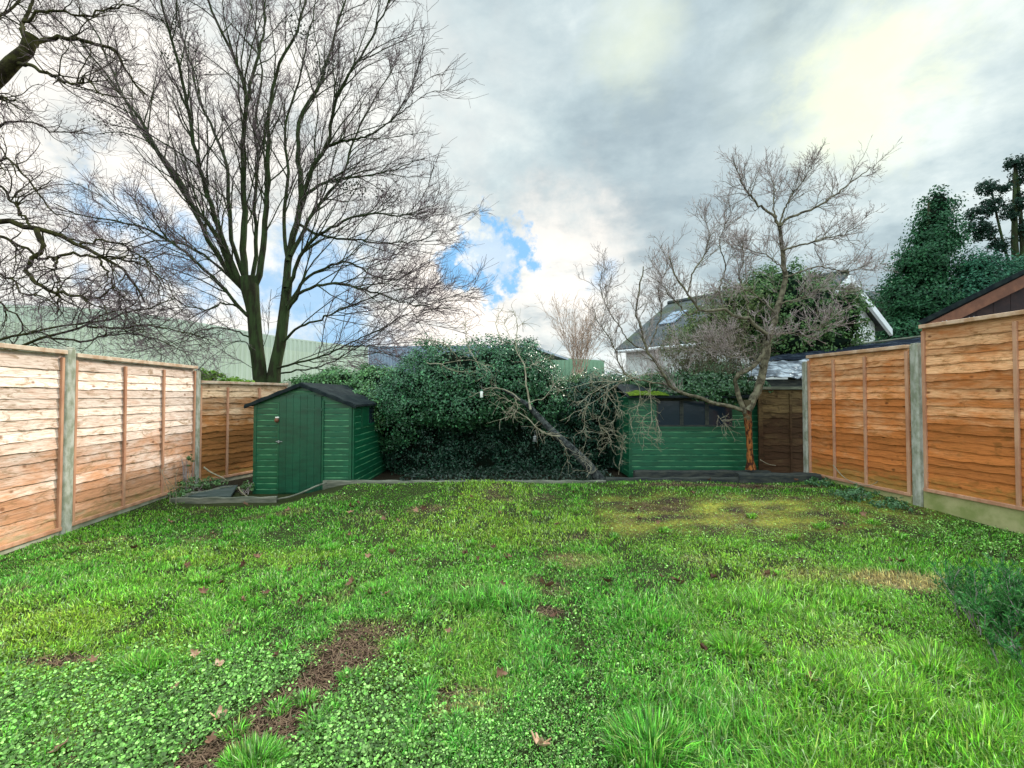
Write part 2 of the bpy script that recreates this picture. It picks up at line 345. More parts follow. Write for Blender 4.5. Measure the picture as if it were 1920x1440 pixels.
def make_grass():
    x, y, so, mo, st, cl, ye, lo = blades(760000, 1.5, 7.0, 1.25, 'g')
    n = len(x)
    L = (.022+.022*rng.random(n))*(1+.35*lump(x*1.7, y*1.7, 1.9))*(1-.55*mo)*(1-.5*so)
    L = np.clip(L, .010, .08)*(1+1.9*lo*(.4+.9*rng.random(n)))
    L *= (1-.25*cl)
    # tussocks
    tus = [(905, 1135, 9), (1430, 1140, 10), (1380, 1220, 9), (1240, 1170, 8), (475, 1440, 8), (1220, 1410, 12), (1440, 1390, 9), (270, 1255, 8), (700, 1110, 7), (1600, 1130, 8), (1750, 1250, 11), (1850, 1390, 12), (1580, 1260, 9), (1680, 1330, 10), (620, 1030, 6), (380, 1090, 7)]
    ex = []
    for (tx, ty, s) in tus:
        c = G(tx, ty); k = 1500
        a = rng.random(k)*2*PI; r = s*.010*np.sqrt(rng.random(k))*1.5
        ex.append(np.stack([c[0]+r*np.cos(a), c[1]+r*np.sin(a)*.8, (.5+.5*rng.random(k))*s*.0105, a], 1))
    ex = np.concatenate(ex); ne = len(ex)
    for _ in range(130):
        tx, ty = rng.uniform(0, 1920), rng.uniform(930, 1440); c = G(tx, ty)
        if c[1] > 6.9 or c[0] > 5.6-.149*c[1] or c[0] < -4.3-.09*c[1]: continue
        if 340 < tx < 620 and ty < 960: continue
        k = 160; a = rng.random(k)*2*PI; r = .05*np.sqrt(rng.random(k)); ex = np.concatenate([ex, np.stack([c[0]+r*np.cos(a), c[1]+r*np.sin(a), (.4+.6*rng.random(k))*.065, a], 1)])
    ne = len(ex)
    ang = rng.random(n)*2*PI; flow = 1.4*lump(x*1.1, y*1.1, 1.3)*PI
    ang = np.where(rng.random(n) < .55, flow+rng.normal(0, .8, n), ang)
    X = np.concatenate([x, ex[:, 0]]); Y = np.concatenate([y, ex[:, 1]]); L = np.concatenate([L, ex[:, 2]]); A = np.concatenate([ang, ex[:, 3]])
    z = lambda a: np.concatenate([a, np.zeros(ne)])
    so, mo, st, cl, ye, lo = map(z, (so, mo, st, cl, ye, lo))
    N = len(X); lean = np.clip(rng.normal(.75, .4, N), .05, 1.5); lean[n:] = np.clip(rng.normal(.6, .35, ne), .1, 1.3)
    Zb = gh(X, Y)-.002
    W = (.0017+.0011*rng.random(N))*(1+.16*Y)*(1-.2*(L < .03))
    d = np.stack([np.cos(A), np.sin(A)], 1)
    side = np.stack([-d[:, 1], d[:, 0], np.zeros(N)], 1); tw = rng.normal(0, .6, N)
    side = side*np.cos(tw)[:, None]+np.stack([d[:, 0], d[:, 1], np.zeros(N)], 1)*np.sin(tw)[:, None]
    B = np.stack([X, Y, Zb], 1)
    a1 = lean*.5; m1 = B + (L*.5)[:, None]*np.stack([d[:, 0]*np.sin(a1), d[:, 1]*np.sin(a1), np.cos(a1)], 1)
    a2 = np.minimum(lean*1.5, 1.9); tip = m1 + (L*.5)[:, None]*np.stack([d[:, 0]*np.sin(a2), d[:, 1]*np.sin(a2), np.cos(a2)], 1)
    w = W[:, None]*side
    V = np.stack([B-w, B+w, m1-w*.85, m1+w*.85, tip], 1).reshape(-1, 3)
    i = np.arange(N)[:, None]*5
    Qd = i+np.array([[0, 1, 3, 2]]); T = i+np.array([[2, 3, 4]])
    h1 = .5+.5*lump(X*.9, Y*.9, 1.4); h = np.clip(h1*(1-.35*lo)+rng.normal(0, .3, N), 0, 1)
    c = np.array([.10, .40, .030])[None]*(1-h[:, None])+np.array([.22, .52, .045])[None]*h[:, None]
    cool = np.clip(.5+.6*lump(X+3, Y, .8), 0, 1)[:, None]*sstep(5.5, 2.5, Y)[:, None]; c = c*(1-.6*cool)+np.array([.12, .50, .09])*.6*cool
    yy = np.clip(ye*(1-.7*lo)+rng.normal(0, .13, N), 0, 1)[:, None]; c = c*(1-.75*yy)+np.array([.50, .52, .06])*.75*yy
    s = np.clip(.95*st+.55*mo*rng.random(N)+.40*(rng.random(N) < .17)+.5*so, 0, 1)[:, None]; c = c*(1-s)+np.array([.60, .48, .20])*s
    drk = ((rng.random(N) < .12)*.5)[:, None]; c = c*(1-drk)
    pal = (rng.random(N) < .10)[:, None]; c = c*.93; c = np.where(pal, np.array([.36, .46, .22]), c)  # whitish blades here, bright and dark ones below: highlights and shade as colour
    c *= rng.choice([.38, .8, 1.15, 2.1], N, p=[.24, .34, .27, .15])[:, None]*rng.uniform(.85, 1.15, (N, 1))
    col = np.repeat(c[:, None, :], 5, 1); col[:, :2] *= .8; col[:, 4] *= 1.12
    o = npmesh('grass', V, tris=T, quads=Qd, mat=M['grass'], col=col.reshape(-1, 3))
    setp(o, 'patchy bright green lawn grass with longer tufts and yellowed areas', 'grass', kind='stuff')
make_grass()
def leaves_mesh(name, pos_, nrm, size, col, mat_, parent=None, aspect=.62, fold=.25, upb=None):
    N = len(pos_); nrm = nrm/np.linalg.norm(nrm, axis=1, keepdims=True)
    r = rng.normal(size=(N, 3)) if upb is None else rng.normal(size=(N, 3))*.7+np.asarray(upb)
    a = np.cross(nrm, r); a /= np.linalg.norm(a, axis=1, keepdims=True)+1e-9; b_ = np.cross(a, nrm)
    s = size[:, None]
    v0 = pos_-b_*s; v2 = pos_+b_*s; f = nrm*s*fold
    v1 = pos_-a*s*aspect+f-b_*s*.15; v3 = pos_+a*s*aspect+f-b_*s*.15
    V = np.stack([v0, v1, v2, v3], 1).reshape(-1, 3); i = np.arange(N)[:, None]*4
    T = np.concatenate([i+np.array([[0, 1, 2]]), i+np.array([[0, 2, 3]])])
    return npmesh(name, V, tris=T, mat=mat_, parent=parent, col=np.repeat(col, 4, 0))
def make_clover():
    n = 300000
    y = (1.5**-.6 + rng.random(n)*(6.9**-.6-1.5**-.6))**(-1/.6); x = (rng.random(n)*2-1)*(1.17*y+.3)
    keep = (x > -4.4-.0968*y) & (x < 5.75-.149*y) & ~((x > -4.7) & (x < -2.4) & (y > 6.2))
    x, y = x[keep], y[keep]; so, mo, st, cl, ye, lo = masks(x, y)
    dn = np.clip(.04+.08*sstep(.2, 1, lump(x*2.3+9, y*2.3, 1.5))+.66*cl+.40*mo+.12*so, 0, 1)*(1-.96*so)*(1-.8*st)
    k = rng.random(len(x)) < dn; x, y, cl, mo = x[k], y[k], cl[k], mo[k]
    N = len(x); hz = gh(x, y)+.008+.035*rng.random(N)*(.4+.6*cl)
    R = (.0026+.0052*rng.random(N)**2.0)*(1+.12*y)*(1-.35*sstep(-.6, .1, x)*sstep(3.2, 2.4, y))*(1-.2*mo)
    nr = np.stack([rng.normal(0, .4, N), rng.normal(0, .4, N)-.15, np.ones(N)], 1); nr /= np.linalg.norm(nr, axis=1, keepdims=True)
    a = np.cross(nr, rng.normal(size=(N, 3))); a /= np.linalg.norm(a, axis=1, keepdims=True); b_ = np.cross(nr, a)
    Cn = np.stack([x, y, hz], 1); rs = []
    for j in range(6):
        t = j*PI/3; q = 1.0 if j not in (0, 3) else .82
        rs.append(Cn+(a*math.cos(t)+b_*math.sin(t))*(R*q)[:, None]+nr*(R*.25*abs(math.sin(t)))[:, None])
    V = np.stack(rs, 1).reshape(-1, 3); H = np.arange(N)[:, None]*6+np.arange(6)[None]
    h = rng.random((N, 1)); c = np.array([.13, .36, .045])*(1-h)+np.array([.34, .58, .16])*h; c *= rng.choice([.30, .75, 1.7], N, p=[.40, .38, .22])[:, None]
    c = c*(1-.5*mo[:, None])+np.array([.30, .36, .05])*.5*mo[:, None]
    o = npmesh('ground_cover', V, ngons=H, mat=M['clover'], col=np.repeat(c, 6, 0))
    setp(o, 'low carpet of small round clover leaves among the grass', 'ground cover', kind='stuff')
make_clover()
def make_litter():   # thatch and dead stalks on bare soil and straw patch
    n = 60000
    y = rng.uniform(1.6, 6.9, n)**1.0; x = (rng.random(n)*2-1)*(1.15*y); so, mo, st, cl, ye, lo = masks(x, y)
    k = (rng.random(n) < np.clip(so*.9+st*1.0+.12*mo, 0, 1)) & (x < 5.7-.149*y) & (x > -4.3-.09*y); x, y, st, so = x[k], y[k], st[k], so[k]
    rep = 3; x = np.repeat(x, rep)+rng.normal(0, .03, len(x)*rep); y = np.repeat(y, rep)+rng.normal(0, .03, len(y)*rep); st = np.repeat(st, rep)
    N = len(x); a = rng.random(N)*2*PI; L = rng.uniform(.01, .035, N); W = .0011*(1+.14*y)
    z = gh(x, y)+rng.uniform(.002, .014, N); d = np.stack([np.cos(a), np.sin(a), rng.normal(0, .25, N)], 1)*L[:, None]; s = np.stack([-np.sin(a), np.cos(a), np.zeros(N)], 1)*W[:, None]
    B = np.stack([x, y, z], 1); V = np.stack([B-d-s, B-d+s, B+d+s, B+d-s], 1).reshape(-1, 3)
    h = rng.random((N, 1)); c = np.array([.10, .05, .032])*(1-h)+np.array([.28, .18, .11])*h; s_ = st[:, None]; c = c*(1-s_)+(np.array([.62, .46, .22])*rng.uniform(.5, 1.2, (N, 1)))*s_
    o = npmesh('dead_stalks', V, quads=np.arange(N)[:, None]*4+np.arange(4)[None], mat=M['matte_leaf'], col=np.repeat(c, 4, 0))
    setp(o, 'dry brown thatch scattered over the bare soil patches', 'thatch', kind='stuff')
make_litter()
# ------------------------------------------------------------------ tubes in bulk
def resample(pts, n):
    pts = np.asarray(pts, float); m_ = len(pts)
    # Catmull-Rom then resample by length
    pp = np.vstack([2*pts[0]-pts[1], pts, 2*pts[-1]-pts[-2]]); out = []
    for i in range(m_-1):
        p0, p1, p2, p3 = pp[i:i+4]
        for t in np.linspace(0, 1, 9)[:-1]:
            out.append(.5*((2*p1)+(-p0+p2)*t+(2*p0-5*p1+4*p2-p3)*t*t+(-p0+3*p1-3*p2+p3)*t**3))
    out.append(pts[-1]); out = np.array(out); d = np.r_[0, np.cumsum(np.linalg.norm(np.diff(out, axis=0), axis=1))]
    s = np.linspace(0, d[-1], n); return np.stack([np.interp(s, d, out[:, k]) for k in range(3)], 1)
def tubes(PT, R, k):
    """PT (M,N,3) R (M,N) -> V, Q"""
    M_, N = R.shape; t = np.empty_like(PT); t[:, 1:-1] = PT[:, 2:]-PT[:, :-2]; t[:, 0] = PT[:, 1]-PT[:, 0]; t[:, -1] = PT[:, -1]-PT[:, -2]
    t /= np.linalg.norm(t, axis=2, keepdims=True)+1e-9
    mt = t.mean(1); ref = np.where(np.abs(mt[:, 2:3]) < .8, np.array([[0, 0, 1.]]), np.array([[1., 0, 0]]))
    a = np.cross(t, ref[:, None, :]); a /= np.linalg.norm(a, axis=2, keepdims=True)+1e-9; b_ = np.cross(t, a)
    an = np.arange(k)*2*PI/k
    V = PT[:, :, None, :]+R[:, :, None, None]*(a[:, :, None, :]*np.cos(an)[None, None, :, None]+b_[:, :, None, :]*np.sin(an)[None, None, :, None])
    idx = (np.arange(M_)[:, None, None]*N+np.arange(N-1)[None, :, None])*k+np.arange(k)[None, None, :]
    nj = (np.arange(M_)[:, None, None]*N+np.arange(N-1)[None, :, None])*k+((np.arange(k)+1) % k)[None, None, :]
    Q = np.stack([idx, nj, nj+k, idx+k], -1).reshape(-1, 4)
    return V.reshape(-1, 3), Q
class Bulk:
    def __init__(s): s.V = []; s.Q = []; s.n = 0
    def add(s, PT, R, k):
        V, Q = tubes(np.asarray(PT), np.asarray(R), k); s.V.append(V); s.Q.append(Q+s.n); s.n += len(V)
    def build(s, name, mat_, parent=None):
        return npmesh(name, np.concatenate(s.V), quads=np.concatenate(s.Q), mat=mat_, parent=parent, smooth=True)
def grow(start, d, L, n, wander, trop=(0, 0, 0), curl=0):
    M_ = len(start); d = d/np.linalg.norm(d, axis=1, keepdims=True); pt = np.empty((M_, n, 3)); pt[:, 0] = start; st = (L/(n-1))[:, None]
    drift = rng.normal(size=(M_, 3))*curl
    for i in range(1, n):
        d = d+rng.normal(size=(M_, 3))*wander+np.asarray(trop)+drift; d /= np.linalg.norm(d, axis=1, keepdims=True)
        pt[:, i] = pt[:, i-1]+d*st
    return pt
def spawn(PT, R, per, tmin, tmax, ang, angsd, up=0.0, flat=1.0, center=None, out=0.0):
    """child starts and directions from parents; per children each"""
    M_, N, _ = PT.shape; n = M_*per; pi = np.repeat(np.arange(M_), per)
    t = tmin+(tmax-tmin)*rng.random(n); f = t*(N-1); i = np.minimum(f.astype(int), N-2); w = (f-i)[:, None]
    s = PT[pi, i]*(1-w)+PT[pi, i+1]*w; tan = PT[pi, i+1]-PT[pi, i]; tan /= np.linalg.norm(tan, axis=1, keepdims=True)+1e-9
    r = rng.normal(size=(n, 3)); r[:, 1] *= flat; r -= tan*np.sum(r*tan, 1, keepdims=True); r /= np.linalg.norm(r, axis=1, keepdims=True)+1e-9
    a = np.clip(rng.normal(ang, angsd, n), .15, 1.6)[:, None]; d = tan*np.cos(a)+r*np.sin(a); d[:, 2] += up
    if center is not None:
        o = s-np.asarray(center); o /= np.linalg.norm(o, axis=1, keepdims=True)+1e-9; d = d+o*out
    rad = R[pi, i]
    return s, d, t, rad
def taper(r0, r1, n): return r0[:, None]*(1-np.linspace(0, 1, n)[None])+r1[:, None]*np.linspace(0, 1, n)[None]
def limb_set(limbs, Y0, n=26, dj=1.2):
    """limbs: (pixel list, r0 m, r1 m, depth end offset) ; depth varies linearly along the limb"""
    PT = []; R = []
    for (px, r0, r1, dd) in limbs:
        m_ = len(px); q = [P(a, b, Y0+dd*(i/(m_-1))**1.2) for i, (a, b) in enumerate(px)]
        PT.append(resample(q, n)); R.append(np.linspace(1, 0, n)**.8*(r0-r1)+r1)
    return np.array(PT), np.array(R)
# ------------------------------------------------------------------ big bare tree
def big_tree():
    Y0 = 13.0; base = P(500, 741, Y0); base[2] = 0
    t = empty('bare_tree', base, 'tall bare twin-stemmed winter tree behind the fence and green shed', 'tree')
    s1, _ = limb_set([([(497, 840), (492, 760), (486, 690), (480, 640), (476, 590), (470, 550), (466, 520)], .30, .22, 0)], Y0)
    s2, _ = limb_set([([(508, 842), (510, 770), (514, 700), (526, 640), (531, 600), (536, 560), (540, 520)], .24, .16, .3)], Y0)
    B = Bulk(); f = np.linspace(0, 1, 26)
    B.add(s1, (.21-.045*f+.08*np.exp(-((f-.97)/.12)**2)+.10*np.exp(-f/.06))[None], 14); B.add(s2, (.195-.06*f+.04*np.exp(-((f-.35)/.07)**2)+.08*np.exp(-f/.06))[None], 14)
    B.build('trunk', M['bark'], t)
    LM = [([(466, 540), (457, 500), (457, 389), (457, 267), (462, 185), (452, 146), (435, 102), (418, 63), (384, -10), (360, -80)], .12, .02, -1),
     ([(464, 190), (470, 150), (486, 97), (496, 49), (500, -60)], .06, .015, 1),
     ([(476, 540), (491, 500), (496, 437), (503, 340), (503, 243), (510, 170), (525, 121), (559, 49), (585, -60)], .11, .02, .6),
     ([(462, 545), (442, 515), (413, 437), (389, 365), (369, 292), (350, 194), (335, 121), (316, 49), (290, -40)], .10, .02, -2),
     ([(460, 545), (437, 515), (403, 437), (355, 379), (316, 316), (272, 243), (214, 160), (150, 80), (90, 20)], .09, .015, -1),
     ([(455, 540), (423, 505), (385, 437), (340, 345), (287, 272), (243, 204), (205, 121), (180, 60), (136, 0)], .09, .015, 1.5),
     ([(476, 600), (462, 590), (418, 540), (389, 510), (340, 467), (272, 428), (200, 412), (146, 403), (100, 380)], .06, .012, -1.5),
     ([(462, 530), (440, 470), (428, 390), (424, 311), (403, 253), (374, 190), (358, 121), (340, 58), (330, -40)], .08, .015, 2.5),
     ([(470, 540), (480, 470), (478, 380), (484, 300), (478, 220), (492, 140), (480, 60), (486, -60)], .075, .012, 3),
     ([(538, 540), (540, 486), (554, 428), (564, 374), (559, 292), (564, 219), (598, 160), (627, 73), (650, -20)], .13, .02, 1),
     ([(563, 380), (588, 311), (617, 262), (632, 185), (681, 97), (719, 24), (740, -30)], .08, .015, -1),
     ([(538, 545), (560, 490), (583, 452), (627, 423), (681, 403), (749, 403), (800, 400)], .07, .012, -1.2),
     ([(538, 575), (560, 540), (583, 515), (647, 491), (695, 515), (744, 525), (780, 500)], .06, .012, 1),
     ([(540, 580), (564, 549), (632, 530), (700, 549), (758, 569), (810, 575)], .06, .01, -1.5),
     ([(564, 380), (590, 355), (622, 340), (681, 331), (729, 321), (785, 300)], .06, .01, 1.5),
     ([(612, 275), (645, 265), (681, 258), (729, 228), (775, 190)], .05, .01, -1),
     ([(532, 640), (560, 615), (600, 598), (656, 574), (720, 550), (770, 540)], .045, .01, -1),
     ([(520, 690), (560, 680), (608, 666), (671, 637), (729, 608), (790, 570)], .04, .008, -1.5),
     ([(525, 700), (560, 695), (620, 680), (690, 640), (740, 630)], .03, .008, 1),
     ([(545, 480), (575, 420), (600, 380), (640, 330), (665, 260), (700, 190), (735, 130)], .07, .012, 2),
     ([(540, 490), (530, 420), (540, 330), (535, 240), (560, 150), (580, 60), (600, -40)], .07, .012, 2.5),
     ([(482, 640), (440, 620), (390, 615), (340, 640), (300, 650)], .03, .008, -1),
     ([(478, 600), (430, 570), (380, 580), (320, 560), (260, 540)], .035, .008, -2),
     ([(468, 560), (430, 520), (370, 470), (300, 450), (230, 470), (160, 460)], .05, .01, 1.5),
     ([(500, 720), (480, 690), (470, 660), (455, 640), (400, 650)], .025, .008, -.5),
     ([(560, 420), (600, 440), (660, 450), (720, 455), (790, 450), (820, 430)], .05, .01, .5)]
    PT, R = limb_set(LM, Y0)
    PT[:, 2:] += rng.normal(0, .018, PT[:, 2:].shape)
    L0 = Bulk(); R = R.min(1, keepdims=True)+(R-R.min(1, keepdims=True))*np.linspace(1, .55, 26)[None]*.82; L0.add(PT, R, 8); cen = P(500, 560, Y0)
    # level 1
    s, d, tt, r = spawn(PT, R, 24, .10, .99, .60, .2, up=.16, center=cen, out=.35)
    ln = np.linalg.norm(np.diff(PT, axis=1), axis=2).sum(1); kp = rng.random(len(s)) < np.repeat(np.clip(ln/np.percentile(ln, 65), .3, 1), 24); s, d, tt, r = s[kp], d[kp], tt[kp], r[kp]
    L = (1.0+1.7*rng.random(len(s)))*(1.12-.55*tt)*1.15; P1 = grow(s, d, L, 10, .10, (0, 0, .012)); R1 = taper(np.minimum(r*.5, .024), np.full(len(s), .007), 10)
    L0.add(P1, R1, 5)
    # twig levels
    T = Bulk()
    s, d, tt, r = spawn(P1, R1, 9, .15, 1.0, .62, .22, up=.10, center=cen, out=.2)
    L = (.45+.75*rng.random(len(s)))*(1.1-.4*tt); P2 = grow(s, d, L, 7, .14, (0, 0, .01)); R2 = taper(np.full(len(s), .0068), np.full(len(s), .0042), 7); T.add(P2, R2, 3)
    s, d, tt, r = spawn(P2, R2, 4, .2, 1.0, .65, .25, up=.05)
    L = .15+.38*rng.random(len(s)); P3 = grow(s, d, L, 4, .2, (0, 0, .02)); T.add(P3, taper(np.full(len(s), .0044), np.full(len(s), .0034), 4), 3)
    L0.build('limbs', M['bark'], t); c = T.build('crown', M['twig'], t)
    # ivy bundles / dense clumps in branches
    cl = [(210, 235), (345, 120), (660, 350), (640, 345), (715, 365), (330, 55), (565, 60), (610, 130), (240, 425)]
    ps = []
    for (a, b_) in cl:
        c0 = P(a, b_, Y0+rng.normal(0, .5)); ps.append(c0+rng.normal(size=(160, 3))*np.array([.28, .28, .10]))
    ps = np.concatenate(ps); leaves_mesh('ivy_leaves', ps, rng.normal(size=(len(ps), 3)), rng.uniform(.02, .045, len(ps)), np.full((len(ps), 3), (.02, .03, .014)), M['matte_leaf'], t)
big_tree()
# ------------------------------------------------------------------ overhanging tree at the left (trunk stands outside the frame)
def left_tree():
    Y0 = 8.2; base = P(-260, 741, Y0); base[2] = 0
    t = empty('overhanging_tree', base, 'mossy gnarled bare tree reaching in over the left fence', 'tree')
    B = Bulk(); tp, _ = limb_set([([(-260, 900), (-262, 700), (-250, 500), (-225, 330), (-150, 240), (-60, 190), (0, 142), (24, 117), (53, 92), (60, 66)], .3, .1, 0)], Y0, 30)
    B.add(tp, np.linspace(.30, .10, 30)[None], 12); B.build('trunk', M['bark_left'], t)
    LM = [([(50, 95), (70, 78), (90, 72), (130, 72), (185, 82), (215, 100), (240, 140), (270, 180)], .065, .015, .8),
     ([(52, 92), (48, 70), (42, 40), (58, 10), (75, -50)], .06, .015, .5),
     ([(30, 118), (60, 125), (100, 140), (130, 155), (165, 150), (190, 180)], .05, .012, -.6),
     ([(-80, 190), (-20, 182), (30, 187)], .05, .02, -.3),
     ([(-250, 480), (-120, 430), (0, 419), (62, 427), (108, 441), (149, 457), (184, 482), (225, 495), (244, 525), (271, 566)], .10, .02, .3),
     ([(68, 430), (81, 465), (65, 482), (49, 503), (70, 530), (108, 549), (184, 560), (217, 538)], .065, .012, -.4),
     ([(-150, 430), (-60, 425), (0, 444), (33, 457), (65, 479)], .05, .03, .1),
     ([(68, 484), (100, 487), (108, 514), (108, 555), (107, 590)], .035, .012, -.3),
     ([(98, 488), (135, 476), (190, 482), (244, 490), (287, 514), (309, 547)], .04, .01, .6),
     ([(-200, 500), (-90, 500), (0, 514), (33, 530), (46, 549), (79, 555), (110, 580)], .045, .01, -.4),
     ([(-255, 640), (-80, 680), (35, 650), (89, 631), (163, 612), (225, 590), (287, 574), (330, 560)], .055, .012, .4),
     ([(-255, 620), (-100, 650), (0, 636), (108, 614), (176, 601), (230, 580)], .05, .012, -.2),
     ([(-255, 600), (-100, 600), (-20, 560), (28, 590), (42, 620), (20, 650)], .04, .012, .5),
     ([(60, 430), (40, 400), (0, 350), (-60, 330)], .03, .03, .2),
     ([(150, 457), (200, 450), (250, 470), (300, 520), (330, 560)], .03, .008, .5),
     ([(-240, 400), (-100, 330), (0, 240), (60, 230), (110, 250), (160, 240)], .05, .01, .6),
     ([(-240, 450), (-120, 380), (0, 300), (50, 330), (90, 390), (140, 410)], .045, .01, -.5),
     ([(186, 485), (215, 540), (232, 580), (240, 600)], .03, .01, .2),
     ([(-200, 300), (-100, 150), (0, 30), (40, 0), (90, -40)], .06, .02, 1),
     ([(163, 612), (220, 615), (290, 610), (350, 625), (400, 640)], .03, .008, .3),
     ([(89, 631), (160, 640), (230, 625), (300, 640), (350, 660)], .03, .008, .8),
     ([(42, 40), (100, 20), (170, 30), (240, 10), (300, 40)], .035, .01, .8)]
    PT, R = limb_set(LM, Y0, 24); PT[:, 1:-1] += rng.normal(0, .02, PT[:, 1:-1].shape)
    L0 = Bulk(); L0.add(PT, R*.70, 8)
    s, d, tt, r = spawn(PT, R, 17, .25, 1.0, .75, .3, up=.0)
    k = s[:, 0] > -12; s, d, tt, r = s[k], d[k], tt[k], r[k]
    L = (.4+.9*rng.random(len(s)))*(1.1-.5*tt); P1 = grow(s, d, L, 10, .22, (.01, 0, -.01), .02); R1 = taper(np.minimum(r*.42, .013), np.full(len(s), .0045), 10); L0.add(P1, R1, 5)
    T = Bulk(); s, d, tt, r = spawn(P1, R1, 6, .15, 1.0, .8, .3, up=0)
    L = .2+.45*rng.random(len(s)); P2 = grow(s, d, L, 7, .24, (.01, 0, -.02), .06); T.add(P2, taper(np.full(len(s), .0040), np.full(len(s), .0026), 7), 3)
    s, d, tt, r = spawn(P2, np.full(P2.shape[:2], .005), 2, .3, 1.0, .8, .3, up=.05)
    P3 = grow(s, d, .08+.18*rng.random(len(s)), 4, .25); T.add(P3, taper(np.full(len(s), .0028), np.full(len(s), .0022), 4), 3)
    L0.build('limbs', M['bark_left'], t); T.build('crown', M['twig'], t)
left_tree()
# ------------------------------------------------------------------ fences
def unit(v): v = np.asarray(v, float); return v/np.linalg.norm(v)
def panel(p0, p1, z0, z1, nb, mt, parent, battens, rail, side, waney=.008, rail_h=.045, bt=None, top_slope=0.0):
    """lap panel between ground points p0,p1; side = unit normal towards the garden"""
    p0 = np.array([p0[0], p0[1], 0.]); p1 = np.array([p1[0], p1[1], 0.]); u = p1-p0; L = np.linalg.norm(u); u = u/L; n = unit([side[0], side[1], 0])
    cols = 44; zz = np.linspace(z0, z1-.02, nb+1); zz[1:-1] += rng.normal(0, .006, nb-1); V = []; Q = []
    for b_ in range(nb):
        zb = zz[b_]-.028; zt = zz[b_+1]+.012; ph = rng.uniform(0, 9, 4)
        s = np.linspace(0, L, cols); w = waney*(np.sin(s*3.1+ph[0])+.6*np.sin(s*7.3+ph[1])+.6*np.sin(s*17+ph[2])+.4*np.sin(s*41+ph[3]))+rng.normal(0, .0012, cols)
        bow = .004*np.sin(s*5+ph[3])
        bi = len(V)
        for j in range(cols):
            q = p0+u*s[j]
            V.append(q+n*(.030+bow[j])+np.array([0, 0, zb+w[j]])); V.append(q+n*(.012+bow[j])+np.array([0, 0, zt]))
            V.append(q+n*(.004+bow[j])+np.array([0, 0, zt])); V.append(q+n*(.020+bow[j])+np.array([0, 0, zb+w[j]]))
        for j in range(cols-1):
            for k in range(4): a = bi+j*4+k; c = bi+j*4+(k+1) % 4; Q.append((a, c, c+4, a+4))
    o = npmesh('fence_panel', np.array(V), quads=np.array(Q), mat=mt, parent=parent)
    up = np.array([0, 0, 1.])
    for t in battens:
        m_ = MB(); w = .036; c = p0+u*(L*t-w/2)+n*.026; tilt = u*rng.normal(0, .008)
        m_.box(c+up*(z0-.04), u*w, n*.026, up*(z1-z0-.02)+tilt); m_.build('batten', bt or M['batten'], o, bevel=.004).location = (0, 0, 0)
    for t in (.012, .988):
        m_ = MB(); w = .034; c = p0+u*(L*t-w/2)+n*.022; m_.box(c+up*(z0-.04), u*w, n*.03, up*(z1-z0-.0)); m_.build('edge_batten', bt or M['batten'], o, bevel=.004).location = (0, 0, 0)
    m_ = MB(); m_.box(p0-n*.012+up*(z1-.004), u*L, n*.085, up*rail_h); m_.build('top_rail', rail, o, bevel=.005).location = (0, 0, 0)
    m_ = MB(); m_.box(p0+n*.024+up*(z0-.055), u*L, n*.03, up*.04); m_.build('bottom_rail', bt or M['batten'], o, bevel=.004).location = (0, 0, 0)
    for ch in o.children: ch.location = (0, 0, 0)
    return o
def post(p, z1, u, n, parent, w=.10, z0=-.2, mt=None):
    u = unit([u[0], u[1], 0]); n = unit([n[0], n[1], 0]); m_ = MB(); c = np.array([p[0], p[1], z0])
    a = w/2; pts = [c+u*x_+n*y_ for x_, y_ in ((-a, -a*.9), (a, -a*.9), (a, a*.8), (a*.7, a), (-a*.7, a), (-a, a*.8))]
    m_.prism(pts, (0, 0, z1-z0-.02)); top = [c+u*x_*.8+n*y_*.8+np.array([0, 0, z1-z0-.019]) for x_, y_ in ((-a, -a), (a, -a), (a, a), (-a, a))]
    m_.prism(top, (0, 0, .02)); return m_.build('concrete_post', mt or M['concrete'], parent, bevel=.006)
def gboard(p0, p1, z0, z1, n, parent, mt):
    p0 = np.array([p0[0], p0[1], z0]); p1 = np.array([p1[0], p1[1], z0]); n = unit([n[0], n[1], 0]); m_ = MB()
    m_.box(p0-n*.02, p1-p0, n*.05, (0, 0, z1-z0)); return m_.build('gravel_board', mt, parent, bevel=.005)
LF = lambda y: np.array([-4.446-.0968*y, y]); RF = lambda y: np.array([5.827-.149*y, y])
nL = unit([1, .0968]); nR = unit([-1, -.149])
fl = empty('lap_panel_fence', (*LF(5.0), 0), 'sun-bleached cream lap panel fence along the left of the lawn', 'fence')
panel(LF(7.33), LF(5.06), .10, 1.93, 17, M['fence_left'], fl, (.335, .66), M['rail'], nL, .004)
panel(LF(4.94), LF(2.9), .09, 1.95, 17, M['fence_left'], fl, (.42, .75), M['rail'], nL, .004)
post(LF(5.0), 2.03, (0, 1), nL, fl, .125); post(LF(7.39), 1.90, (0, 1), nL, fl, .11); post(LF(2.8), 1.98, (0, 1), nL, fl, .11)
gboard(LF(7.33), LF(5.06), -.1, .06, nL, fl, M['gravel_pale']); gboard(LF(4.94), LF(2.9), -.1, .05, nL, fl, M['gravel_pale'])
ev = np.array([-4.62, 9.25]); sv = LF(7.46); du = unit(ev-sv); nn = unit([du[1], -du[0]])
fe = empty('lap_panel_fence', (*sv, 0), 'lower red-brown lap panel fence between the bleached fence and shed', 'fence')
panel(ev, sv, .12, 1.70, 16, M['fence_end'], fe, (.36, .72), M['rail'], nn); post(ev+du*.06, 1.78, du, nn, fe, .1)
gboard(ev, sv, -.1, .07, nn, fe, M['gravel_pale'])
fr = empty('lap_panel_fence', (*RF(5.56), 0), 'orange-brown stepped lap panel fence along the right of the lawn', 'fence')
